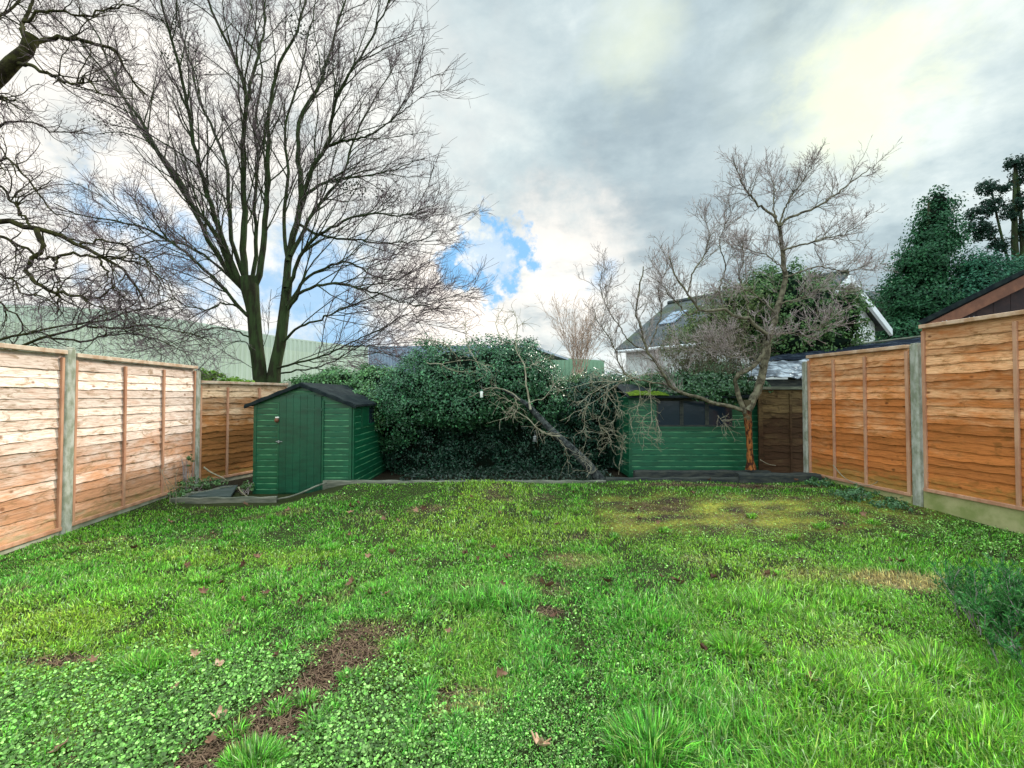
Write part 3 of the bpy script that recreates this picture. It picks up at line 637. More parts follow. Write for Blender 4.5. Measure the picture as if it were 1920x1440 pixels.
panel(RF(5.50), RF(3.45), .40, 2.31, 19, M['fence_right'], fr, (.44, .80), M['rail_right'], nR, .006)
panel(RF(7.22), RF(5.66), .30, 2.09, 21, M['fence_right'], fr, (.30, .62), M['rail_right'], nR, .007)
post(RF(5.585), 2.14, (0, 1), nR, fr, .115); post(RF(7.29), 2.04, (0, 1), nR, fr, .11); post(RF(3.38), 2.33, (0, 1), nR, fr, .115)
gboard(RF(5.52), RF(3.45), -.1, .355, nR, fr, M['gravel_board']); gboard(RF(7.22), RF(5.66), -.1, .25, nR, fr, M['gravel_board'])
for yy in (5.22, 4.95):
    m_ = MB(); c = RF(yy); c = np.array([c[0], c[1], 2.36]); n3 = np.array([nR[0], nR[1], 0])
    m_.tube([c+n3*.06+np.array([0, .025*math.cos(a), -.012-.03*math.sin(a)]) for a in np.linspace(-.4, PI+.4, 9)], .005, 6); m_.build('metal_hook', M['metal'], fr, smooth=True)
fb = empty('lap_panel_fence', (4.5, 7.62, 0), 'dark mossy lap panel fence in shade beside the window shed', 'fence')  # the dark wood colour stands for deep shade, not moss
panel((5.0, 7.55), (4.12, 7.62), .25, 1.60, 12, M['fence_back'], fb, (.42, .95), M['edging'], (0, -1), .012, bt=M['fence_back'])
# ------------------------------------------------------------------ sheds
def siding(m_, o, u, n, x0f, x1f, z0, z1, bh):
    """shiplap boards: o origin, u along, n outward; x0f,x1f functions of z giving the extent"""
    up = np.array([0, 0, 1.]); z = z0
    while z < z1-.01:
        zt = min(z+bh, z1); a0, a1 = x0f(z), x1f(z); b0, b1 = x0f(zt), x1f(zt)
        if b1-b0 < .02: b0 = b1 = (b0+b1)/2; b1 += .02
        if a1-a0 > .03:
            lip = .016; zl = zt-lip
            c0, c1 = x0f(zl), x1f(zl)
            V = [o+u*a0+n*.018+up*z, o+u*a1+n*.018+up*z, o+u*c1+n*.016+up*zl, o+u*c0+n*.016+up*zl, o+u*b1+n*.004+up*zt, o+u*b0+n*.004+up*zt,
                 o+u*a0-n*.01+up*z, o+u*a1-n*.01+up*z, o+u*b1-n*.01+up*zt, o+u*b0-n*.01+up*zt]
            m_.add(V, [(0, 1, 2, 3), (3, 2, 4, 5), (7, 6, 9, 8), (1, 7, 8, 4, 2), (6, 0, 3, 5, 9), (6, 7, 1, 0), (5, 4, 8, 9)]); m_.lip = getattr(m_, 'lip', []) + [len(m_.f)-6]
        z = zt
UP = np.array([0, 0, 1.]); UX = np.array([1., 0, 0]); UYv = np.array([0, 1., 0])
def shed1():
    Yf = 7.0; xl = P(478, 741, Yf)[0]; xr = P(661, 741, Yf)[0]; Ln = 2.2; zb = -.02; ze = 1.36; za = 1.66; xm = (xl+xr)/2-.02
    t = empty('garden_shed', ((xl+xr)/2, Yf, 0), 'green gabled garden shed with a plank door and black felt roof', 'shed')
    o = np.array([xl, Yf, 0.]); W = xr-xl; hm = xm-xl
    def xf0(z): return 0 if z < ze else hm*(z-ze)/(za-ze)
    def xf1(z): return W if z < ze else W-(W-hm)*(z-ze)/(za-ze)
    m_ = MB(); siding(m_, o, UX, -UYv, xf0, xf1, zb, za-.01, .088)
    # right wall, rear window opening left out
    siding(m_, np.array([xr, Yf, 0]), UYv, UX, lambda z: 0, lambda z: Ln, zb, .98, .1)
    siding(m_, np.array([xr, Yf, 0]), UYv, UX, lambda z: 0, lambda z: .38, .98, ze, .098)
    siding(m_, np.array([xr, Yf, 0]), UYv, UX, lambda z: 1.5, lambda z: Ln, .98, ze, .098)
    siding(m_, np.array([xl, Yf, 0]), UYv, -UX, lambda z: 0, lambda z: Ln, zb, ze, .1)
    siding(m_, np.array([xl, Yf+Ln, 0]), UX, UYv, xf0, xf1, zb, za-.01, .1)
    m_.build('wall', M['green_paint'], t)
    m_ = MB()
    m_.box((xl, Yf-.026, zb), (.045, 0, 0), (0, .03, 0), (0, 0, ze-zb)); m_.build('corner_trim', M['green_paint'], t, bevel=.003); m_ = MB(); m_.box((xr-.045, Yf-.026, zb), (.045, 0, 0), (0, .03, 0), (0, 0, ze-zb))
    m_.box((xr+.002, Yf-.004, zb), (.026, 0, 0), (0, .05, 0), (0, 0, ze-zb)); m_.build('corner_trim', M['green_paint'], t, bevel=.003)
    # door
    dx0 = P(527, 741, Yf)[0]; dx1 = P(605, 741, Yf)[0]; n = 6; w = (dx1-dx0)/n; m_ = MB(); dz = 1.505
    for i in range(n):
        x = dx0+i*w
        tl = min(za-.08, ze+(za-ze)*(1-abs((x+w/2)-xm)/(W/2))-.07)
        m_.box((x+.0008, Yf-.044, zb+.03), (w-.0016, 0, 0), (0, .02, 0), (0, 0, min(tl, dz)-zb-.03))
    d = m_.build('door', M['green_door'], t, bevel=.003)
    m_ = MB(); m_.box((dx1+.004, Yf-.038, zb+.02), (.03, 0, 0), (0, .018, 0), (0, 0, 1.42)); m_.box((dx0-.03, Yf-.038, zb+.02), (.026, 0, 0), (0, .018, 0), (0, 0, 1.40)); m_.build('door_frame', M['green_paint'], t, bevel=.003)
    m_ = MB(); m_.box((dx0-.05, Yf-.05, .785), (.10, 0, 0), (0, .012, 0), (0, 0, .012)); m_.box((dx0-.01, Yf-.062, .77), (.018, 0, 0), (0, .018, 0), (0, 0, .04)); h = m_.build('latch', M['metal'], d, bevel=.002); h.location = (0, 0, 0)
    for (hz) in (1.42,):
        m_ = MB(); m_.box((dx1-.30, Yf-.049, hz-.16), (.32, 0, 0), (0, .006, 0), (0, 0, .035)); h = m_.build('strap_hinge', M['green_door'], d, bevel=.002); h.location = (0, 0, 0)
    # roof: two slabs + folded felt edge
    ov = .075; rise = (za-ze)/(W/2)
    for sgn in (-1, 1):
        ex = xm+sgn*(W/2+.10); ez = za-rise*(W/2+.10)+.02; m_ = MB()
        A = np.array([xm, Yf-ov, za+.035]); Bp = np.array([ex, Yf-ov, ez+.015])
        N = 10; top = []; bot = []
        for i in range(N+1):
            q = A+(Bp-A)*i/N; q = q+np.array([0, 0, .006*math.sin(i*2.1+sgn)]); top.append(q); bot.append(q-np.array([0, 0, .035]))
        m_.prism(top+bot[::-1], (0, Ln+.15, 0)); r = m_.build('roof', M['felt'], t, bevel=.004)
        m_ = MB(); Aq = A+np.array([0, -.012, -.01]); Bq = Bp+np.array([0, -.012, -.01])
        m_.prism([Aq, Bq, Bq-np.array([0, 0, .05]), Aq-np.array([0, 0, .055])], (0, .02, 0)); m_.build('bargeboard', M['felt'], t, bevel=.004)
    # side window
    m_ = MB(); x = xr+.004; y0 = Yf+.38; y1 = Yf+1.5; z0 = .98; z1 = ze-.02
    f_ = MB()
    f_.box((x, y0, z0), (.024, 0, 0), (0, .30, 0), (0, 0, z1-z0))          # boarded leaf next to the corner
    for yy in (y0+.30, y0+.72, y1-.04): f_.box((x, yy, z0), (.028, 0, 0), (0, .04, 0), (0, 0, z1-z0))
    f_.box((x+.002, y0+.34, z0), (.024, 0, 0), (0, y1-y0-.38, 0), (0, 0, .04)); f_.box((x+.002, y0+.34, z1-.04), (.024, 0, 0), (0, y1-y0-.38, 0), (0, 0, .04))
    fr_ = f_.build('window', M['green_paint'], t, bevel=.003); m_.box((x+.004, y0+.34, z0+.03), (.006, 0, 0), (0, y1-y0-.38, 0), (0, 0, z1-z0-.06)); pn = m_.build('pane', M['glass'], fr_); pn.location = (0, 0, 0)
    # interior darkness: back board so the window is not see-through
    return t
shed1()
def shed2():
    Yf = 7.75; xl = P(1181, 741, Yf)[0]; xr = P(1436, 741, Yf)[0]; W = xr-xl; D = 1.55; zb = .10; ze = 1.49; za = 1.66
    t = empty('garden_shed', ((xl+xr)/2, Yf, 0), 'green potting shed with a row of dark windows and mossy roof edge', 'shed')
    wx0 = P(1230, 741, Yf)[0]; wx1 = P(1372, 741, Yf)[0]; wz0 = .965; wz1 = ze-.06
    o = np.array([xl, Yf, 0.]); m_ = MB(); cx = lambda a: (lambda z: a)
    siding(m_, o, UX, -UYv, cx(0), cx(W), zb, wz0, .098); siding(m_, o, UX, -UYv, cx(0), cx(wx0-xl), wz0, ze, .098); siding(m_, o, UX, -UYv, cx(wx1-xl), cx(W), wz0, ze, .098)
    siding(m_, o, UYv, -UX, cx(0), lambda z: .42, zb, ze-.02, .098); siding(m_, np.array([xl, Yf+D, 0]), UX, UYv, cx(0), cx(W), zb, ze, .098); siding(m_, np.array([xr, Yf, 0]), UYv, UX, cx(0), cx(D), zb, ze, .098)
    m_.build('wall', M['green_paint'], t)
    m_ = MB(); n = 7; w = (D-.46)/n
    for i in range(n): m_.box((xl-.03, Yf+.45+i*w, zb), (.022, 0, 0), (0, w-.005, 0), (0, 0, ze-zb+.10*min(i, n-i)/3))
    m_.build('door', M['green_door'], t, bevel=.003)
    m_ = MB(); m_.box((xl-.03, Yf-.026, zb), (.05, 0, 0), (0, .03, 0), (0, 0, ze-zb)); m_.build('corner_trim', M['green_paint'], t, bevel=.003); m_ = MB(); m_.box((xr-.03, Yf-.026, zb), (.05, 0, 0), (0, .03, 0), (0, 0, ze-zb)); m_.build('corner_trim', M['green_paint'], t, bevel=.003); m_ = MB(); m_.box((wx0-.03, Yf-.032, wz0-.035), (wx1-wx0+.06, 0, 0), (0, .03, 0), (0, 0, .035)); m_.build('window_sill', M['green_paint'], t, bevel=.003)
    k = 3; ww = (wx1-wx0)/k
    for i in range(k):
        x0 = wx0+i*ww; f_ = MB()
        f_.box((x0, Yf-.02, wz0), (.03, 0, 0), (0, .03, 0), (0, 0, wz1-wz0)); f_.box((x0+ww-.032, Yf-.02, wz0), (.03, 0, 0), (0, .03, 0), (0, 0, wz1-wz0))
        f_.box((x0+.03, Yf-.02, wz0), (ww-.062, 0, 0), (0, .03, 0), (0, 0, .028)); f_.box((x0+.03, Yf-.02, wz1-.03), (ww-.062, 0, 0), (0, .03, 0), (0, 0, .03))
        fr_ = f_.build('window', M['sleeper'], t, bevel=.003); g = MB(); g.box((x0+.028, Yf-.006, wz0+.026), (ww-.058, 0, 0), (0, .006, 0), (0, 0, wz1-wz0-.054)); g.build('pane', M['glass'], fr_).location = (0, 0, 0)
    m_ = MB(); m_.box((wx0, Yf-.015, wz1+.002), (wx1-wx0, 0, 0), (0, .03, 0), (0, 0, ze-wz1)); m_.build('window_head', M['sleeper'], t)
    m_ = MB(); rf = []
    for sgn in (0, 1):
        ym = Yf+D/2
        if sgn == 0: poly = [(xl-.08, Yf-.16, ze-.01), (xl-.08, ym, za+.05), (xl-.08, ym, za+.02), (xl-.08, Yf-.16, ze-.04)]
        else: poly = [(xl-.08, Yf+D+.12, ze-.01), (xl-.08, ym, za+.05), (xl-.08, ym, za+.02), (xl-.08, Yf+D+.12, ze-.04)]
        m_.prism(poly, (W+.2, 0, 0))
    m_.build('roof', M['felt'], t, bevel=.004)
    # moss cushion on the front left roof edge
    gx = np.linspace(xl-.05, xl+.62, 40); gy = np.linspace(Yf-.17, Yf+.12, 16); Xg, Yg = np.meshgrid(gx, gy)
    zz = ze+.0+(Yg-Yf+.16)*.22 + .035*np.clip(1-((Xg-gx.mean())/.36)**4, 0, 1)*np.clip(1-((Yg-gy.mean())/.16)**4, 0, 1)*(1+.4*lump(Xg*20, Yg*20, 1.5))
    Vm = np.stack([Xg.ravel(), Yg.ravel(), zz.ravel()], 1); ii = np.arange(39)[None]+40*np.arange(15)[:, None]
    npmesh('moss', Vm, quads=np.stack([ii, ii+1, ii+41, ii+40], -1).reshape(-1, 4), mat=M['moss'], parent=t, smooth=True)
    return t
shed2()
# ------------------------------------------------------------------ timber edging, slab, small ground things
def sleeper(a, b, Y, zt, h, w, label, mt='sleeper', name='timber_sleeper', cat='sleeper', group=None):
    Ya, Yb = (Y if isinstance(Y, tuple) else (Y, Y))
    p0 = P(a, 741, Ya); p1 = P(b, 741, Yb); p0[2] = p1[2] = zt-h; d = p1-p0; L = np.linalg.norm(d); u = d/L; nrm = np.array([-u[1], u[0], 0])
    n = max(6, int(L/.12)); rings = []
    V = []; prof = [(-.5, 0), (-.5, .92), (-.42, 1), (.42, 1), (.5, .92), (.5, 0)]
    for i in range(n+1):
        q = p0+u*L*i/n; j = .006*math.sin(i*1.7)+rng.normal(0, .003)
        for (pw, ph) in prof: V.append(q+nrm*(pw*w)+UP*(ph*h+(j if ph > .5 else 0)))
    k = 6; Q = [(i*k+j, i*k+j+1, (i+1)*k+j+1, (i+1)*k+j) for i in range(n) for j in range(k-1)]
    V = np.array(V); o = empty(name, (p0+p1)/2, label, cat, group) if False else None
    c = (p0+p1)/2; me = bpy.data.meshes.new(name); me.from_pydata([tuple(v-c) for v in V], [], [q[::-1] for q in Q]+[tuple(range(k)), tuple(range(n*k+k-1, n*k-1, -1))]); me.update(); me.materials.append(M[mt])
    ob = bpy.data.objects.new(name, me); C.objects.link(ob); ob.location = c; setp(ob, label, cat, group); return ob
sleeper(608, 1135, (6.93, 6.93), .205, .20, .05, 'thin weathered edging board along the lawn in front of the hedge', 'edging', 'edging_board', 'edging')
sleeper(1135, 1392, (7.0, 7.0), .235, .2, .07, 'long low dark sleeper in front of the window shed', group='sleepers edging the back of the lawn')
sleeper(1380, 1532, (7.02, 6.98), .30, .30, .16, 'thick black sleeper end beside the orange fence', group='sleepers edging the back of the lawn')
sleeper(1188, 1440, (7.45, 7.45), .27, .25, .12, 'black bearer timber lying at the base of window shed', group='sleepers edging the back of the lawn')
sleeper(325, 522, (6.42, 6.50), .055, .09, .045, 'weathered grey edging board on the ground before the shed', 'edging', 'edging_board', 'edging')
sleeper(345, 440, (6.55, 7.2), .075, .10, .04, 'mossy board running diagonally beside the dark slab', 'edging', 'edging_board', 'edging')
# curved strip rising in front of the door
pts = [P(520, 936, 6.5), P(545, 931, 6.5), P(570, 922, 6.55), P(592, 912, 6.65), P(612, 905, 6.8)]
m_ = MB(); m_.tube(resample(pts, 14), .014, 6); ob = m_.build('edging_strip', M['edging'], smooth=True); setp(ob, 'curved timber lawn edging strip rising past the shed door', 'edging')
m_ = MB(); a_ = [P(352, 931, 6.5), P(432, 931, 6.5), P(446, 905, 7.3), P(418, 907, 7.25)]
for q in a_: q[2] = .028
m_.prism(a_, (0, 0, .035)); ob = m_.build('paving_slab', M['slate'], bevel=.006); setp(ob, 'dark grey-green slab lying flat beside the shed', 'slab')
def stick(px, Y, r, label, cat='stick', name='fallen_stick', mt='paletwig', dz=0):
    pts = resample([P(a, b, Y[i] if isinstance(Y, (list, tuple)) else Y) for i, (a, b) in enumerate(px)], 14); m_ = MB(); m_.tube(pts, list(np.linspace(r, r*.5, 14)), 6)
    ob = m_.build(name, M[mt], smooth=True); setp(ob, label, cat); return ob
stick([(382, 876), (396, 886), (418, 896), (428, 904)], 7.3, .014, 'pale cut stick leaning on the low brown fence')
stick([(447, 913), (452, 922), (462, 930), (472, 935)], 6.6, .012, 'white bent stick lying between slab and shed')
stick([(1562, 872), (1580, 893), (1600, 905), (1622, 910), (1638, 908), (1648, 900)], [6.6, 6.5, 6.4, 6.2, 6.1, 6.1], .007, 'thin curving bare twig at foot of the orange fence')
stick([(1838, 1068+100), (1860, 1200), (1880, 1240), (1925, 1290)], [2.9, 2.8, 2.7, 2.55], .0013, 'long pale stalk bent over the grass at right')
stick([(1425, 862), (1440, 870), (1455, 873)], 7.35, .008, 'short pale twig on the soil beside the forked tree')
stick([(300, 932), (312, 922), (330, 914), (348, 913)], 6.75, .008, 'arched pale twig at the foot of bleached fence')
# ------------------------------------------------------------------ foliage helpers
def blob_pts(ells, ncl, per, cr, sig_out=.5, hollow=.75):
    """clumps on ellipsoid shells; returns points, normals"""
    ps = []; ns = []; w = np.array([e[1][0]*e[1][2]+e[1][1]*e[1][2]+e[1][0]*e[1][1] for e in ells]); w = w/w.sum()
    for (c, r), wi in zip(ells, w):
        k = int(ncl*wi)+1; d = rng.normal(size=(k, 3)); d /= np.linalg.norm(d, axis=1, keepdims=True); rr = hollow+(1.03-hollow)*rng.random(k)[:, None]**.6
        lumpf = 1+.10*np.sin(d[:, :1]*7+c[0])+.08*np.sin(d[:, 2:]*9+d[:, 1:2]*5)
        cc = np.asarray(c)+d*np.asarray(r)*rr*lumpf
        off = rng.normal(size=(k, per, 3)); off /= np.linalg.norm(off, axis=2, keepdims=True); off *= (rng.random((k, per, 1))**.5)*cr*rng.uniform(.6, 1.3, (k, 1, 1))
        off[:, :, 2] *= .8
        ps.append((cc[:, None]+off).reshape(-1, 3)); nn_ = d[:, None]*sig_out+off/cr*.8+rng.normal(size=(k, per, 3))*.45; ns.append(nn_.reshape(-1, 3))
    return np.concatenate(ps), np.concatenate(ns)
def fcol(n, c1, c2, jit=.35, bright=None):
    h = rng.random((n, 1)); c = np.array(c1)*(1-h)+np.array(c2)*h; return c*rng.uniform(1-jit, 1+jit, (n, 1))
def ell(px, py, Y, rpx, rpy, ry): return (P(px, py, Y), (rpx*Y/F, ry, rpy*Y/F))
def inside(pts, ells):
    k = np.zeros(len(pts), bool)
    for c, r in ells: k |= (((pts-np.asarray(c))/np.asarray(r))**2).sum(1) < .45
    return k
def core(ells, sc, name, parent, mt='core'):  # lumpy solids that stand in for the dark interior of foliage
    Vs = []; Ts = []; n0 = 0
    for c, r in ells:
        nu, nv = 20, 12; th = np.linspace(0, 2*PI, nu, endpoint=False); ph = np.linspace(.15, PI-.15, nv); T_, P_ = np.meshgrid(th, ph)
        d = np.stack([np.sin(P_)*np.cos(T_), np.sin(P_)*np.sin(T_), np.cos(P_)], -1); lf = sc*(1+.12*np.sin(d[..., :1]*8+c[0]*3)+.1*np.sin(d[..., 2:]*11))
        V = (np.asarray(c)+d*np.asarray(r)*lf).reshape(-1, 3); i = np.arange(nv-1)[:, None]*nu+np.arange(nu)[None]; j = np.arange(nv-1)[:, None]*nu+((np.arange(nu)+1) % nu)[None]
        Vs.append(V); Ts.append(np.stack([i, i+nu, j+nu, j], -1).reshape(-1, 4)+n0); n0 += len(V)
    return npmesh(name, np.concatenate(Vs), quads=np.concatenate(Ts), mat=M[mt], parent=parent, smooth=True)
# ------------------------------------------------------------------ ivy hedge behind the lawn
def hedge():
    t = empty('ivy_hedge', (0, 8.6, 0), 'large dark glossy ivy mound overhanging between the two sheds', 'hedge')
    up = [ell(985, 695, 8.6, 45, 48, .5), ell(880, 715, 8.5, 135, 78, .75), ell(800, 735, 8.5, 85, 60, .7), ell(960, 712, 8.5, 78, 70, .7), ell(1010, 745, 8.6, 50, 60, .6), ell(745, 775, 8.6, 50, 65, .6), ell(860, 760, 8.2, 70, 38, .45), ell(770, 760, 8.25, 55, 32, .4)]
    low = [ell(800, 850, 8.75, 80, 85, .45), ell(900, 860, 8.8, 90, 85, .4), ell(1000, 850, 8.75, 80, 90, .45), ell(1080, 830, 8.8, 70, 90, .4), ell(1110, 760, 8.8, 62, 55, .5), ell(1150, 745, 9.0, 30, 40, .3), ell(740, 850, 9.1, 45, 80, .4), ell(1135, 830, 9.3, 45, 90, .3), ell(905, 805, 9.1, 80, 60, .35)]
    core(up, .72, 'stems', t); core([(np.asarray(c)+[0, .28, 0], q) for c, q in low], .86, 'inner_shade_core', t)  # both meshes are solid lumps coloured as interior shade, no modelled stems
    p, n = blob_pts(up, 2300, 34, .17, .9, .80); k = (p[:, 2] > .05); p, n = p[k], n[k]
    n[:, 2] += .35
    c = fcol(len(p), (.016, .075, .034), (.055, .155, .062)); c[rng.random(len(p)) < .16] *= 2.3  # some leaves brightened to put highlights into the leaf colour
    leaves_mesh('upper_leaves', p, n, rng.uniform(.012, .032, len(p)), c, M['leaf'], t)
    p, n = blob_pts(low, 2300, 30, .20, .9, .80); k = (p[:, 2] > .05) & (p[:, 1] > 7.1); p, n = p[k], n[k]
    c = fcol(len(p), (.009, .040, .026), (.026, .080, .042)); c[rng.random(len(p)) < .12] *= 2.2; leaves_mesh('lower_leaves', p, n, rng.uniform(.012, .028, len(p)), c, M['leaf'], t)  # lower ivy coloured darker to hold the shade under the overhang
    k = 5200; gx = rng.uniform(-2.2, 1.7, k); gy = 7.02+1.5*rng.random(k)**.8; sel = (gx > -1.9+.0*gy) & ~((gx < -2.4) & (gy < 9.3)); gx, gy = gx[sel], gy[sel]
    gp = np.stack([gx, gy, gh(gx, gy)+.01+.13*rng.random(len(gx))*sstep(7.1, 8.0, gy)], 1); gn = np.stack([rng.normal(0, .5, len(gx)), rng.normal(-.3, .5, len(gx)), np.ones(len(gx))], 1)
    leaves_mesh('trailing_leaves', gp, gn, rng.uniform(.014, .032, len(gx)), fcol(len(gx), (.007, .024, .015), (.018, .048, .025)), M['leaf'], t)  # near-black leaf tones hold the shade at the hedge foot
    # left run over the first shed
    t2 = empty('ivy_hedge', (P(650, 741, 9.3)[0], 9.3, 0), 'lighter green ivy spilling over the gabled shed roof', 'hedge')
    e2 = [ell(712, 775, 8.3, 14, 32, .25), ell(690, 742, 8.7, 35, 14, .4), ell(650, 722, 9.5, 75, 26, .6), ell(710, 725, 9.3, 55, 34, .6), ell(735, 760, 8.9, 28, 40, .4), ell(590, 726, 9.8, 50, 17, .5), ell(700, 715, 9.3, 25, 28, .3)]
    core(e2, .75, 'stems', t2); p, n = blob_pts(e2, 900, 34, .14, .8, .8); n[:, 2] += .4; c = fcol(len(p), (.035, .115, .035), (.09, .21, .06)); c[rng.random(len(p)) < .15] *= 1.9; leaves_mesh('leaves', p, n, rng.uniform(.018, .036, len(p)), c, M['leaf'], t2)  # stems mesh is a solid lump coloured as interior shade
    # right run
    t3 = empty('ivy_hedge', (P(1160, 741, 9.6)[0], 9.6, 0), 'low ivy hedge top behind the window shed roof', 'hedge')
    e3 = [ell(1080, 735, 9.3, 70, 28, .5), ell(1170, 728, 9.6, 70, 24, .5), ell(1270, 722, 9.7, 80, 30, .5), ell(1350, 715, 9.6, 60, 34, .5), ell(1230, 748, 9.4, 90, 22, .3)]
    core(e3, .7, 'stems', t3); p, n = blob_pts(e3, 1000, 32, .14, .8, .8); n[:, 2] += .4; c = fcol(len(p), (.035, .11, .025), (.085, .18, .05)); leaves_mesh('leaves', p, n, rng.uniform(.018, .034, len(p)), c, M['leaf'], t3)  # lump named stems carries the inner shade of this run as colour
    e4 = [ell(1300, 720, 8.2, 80, 22, .45), ell(1362, 732, 7.9, 50, 30, .4), ell(1330, 742, 7.7, 40, 12, .2), ell(1250, 722, 8.5, 60, 12, .35), ell(1300, 735, 7.85, 75, 7, .25), ell(1400, 735, 8.0, 35, 18, .35), ell(1210, 722, 8.6, 30, 8, .2)]
    t4 = empty('ivy_hedge', (P(1310, 741, 8.3)[0], 8.3, 1.5), 'ivy clump draped over the window shed roof by the forked tree', 'hedge')
    p, n = blob_pts(e4, 520, 34, .10, .8, .4); n[:, 2] += .4; c = fcol(len(p), (.02, .08, .03), (.06, .15, .05)); leaves_mesh('leaves', p, n, rng.uniform(.018, .036, len(p)), c, M['leaf'], t4)
    B = Bulk(); s = np.repeat(np.array([[P(1310, 735, 8.3)[0], 8.35, 1.55]]), 40, 0)+rng.normal(size=(40, 3))*[.3, .1, .02]; B.add(grow(s, rng.normal(size=(40, 3))+[0, 0, .3], rng.uniform(.2, .5, 40), 7, .2), taper(np.full(40, .006), np.full(40, .003), 7), 4); B.build('stems', M['greytwig'], t4)
    # twigs sticking out of the hedge top
    s0 = P(960, 650, 8.5)
hedge()
# ------------------------------------------------------------------ leaning dead trunk in front of the hedge
def dead_trunk():
    Y0 = 7.55; b = P(1125, 893, Y0); t = empty('dead_tree', (b[0], b[1], .1), 'leaning dead grey trunk with broken twigs in front of the ivy', 'tree')
    LM, R = limb_set([([(1128, 905), (1105, 875), (1075, 845), (1037, 810), (1010, 782), (988, 758), (975, 750), (950, 734), (920, 725)], .11, .02, .25)], Y0)
    R[0] = np.interp(np.linspace(0, 1, 26), [0, .45, .7, 1], [.085, .062, .042, .014]); R += rng.normal(0, .003, R.shape)
    B = Bulk(); B.add(LM, R, 12); B.build('trunk', M['deadbark'], t)
    LS = [([(1050, 818), (1030, 816), (1012, 807), (995, 790), (970, 772), (955, 765)], .022, .010, 0), ([(995, 768), (987, 722), (982, 685), (970, 660), (968, 640)], .030, .010, .4), ([(975, 750), (960, 738), (935, 728), (910, 730), (880, 745)], .02, .007, .2),
      ([(965, 745), (970, 765), (960, 780), (945, 782)], .012, .006, -.2), ([(970, 748), (955, 770), (945, 775)], .010, .005, -.1), ([(990, 755), (1020, 745), (1040, 720), (1060, 705)], .012, .006, .2),
      ([(775, 634), (800, 637), (825, 641), (845, 655), (860, 674), (868, 690)], .013, .006, .3), ([(800, 680), (825, 683), (850, 695), (893, 699)], .013, .008, .2), ([(825, 683), (850, 678), (880, 675), (905, 683), (912, 700), (895, 712)], .008, .005, -.1),
      ([(940, 640), (930, 610), (935, 590), (943, 578)], .012, .006, .6), ([(970, 640), (968, 600), (960, 575)], .013, .006, .6), ([(955, 632), (948, 612), (945, 598)], .010, .005, .6), ([(968, 612), (978, 608), (980, 606)], .008, .005, .6),
      ([(875, 640), (872, 612), (869, 608)], .010, .007, .5), ([(985, 690), (1010, 680), (1040, 665)], .009, .005, .3), ([(1040, 815), (1060, 840), (1065, 870)], .006, .004, -.1), ([(1012, 790), (1003, 800), (1040, 818)], .008, .006, -.15),
      ([(900, 690), (888, 670), (880, 655), (882, 640)], .009, .004, .2), ([(975, 760), (940, 745), (925, 740), (905, 742)], .01, .005, -.1)]
    PT, R = limb_set(LS, Y0-.05, 16); PT[:, 1:] += rng.normal(0, .007, PT[:, 1:].shape); B = Bulk(); B.add(PT, R*.62, 6)
    s, d, tt, r = spawn(PT, R, 11, .2, 1.0, .8, .3); P1 = grow(s, d, .1+.28*rng.random(len(s)), 7, .22); B.add(P1, taper(np.full(len(s), .0034), np.full(len(s), .002), 7), 4)
    B.build('dead_branches', M['paletwig'], t)
dead_trunk()
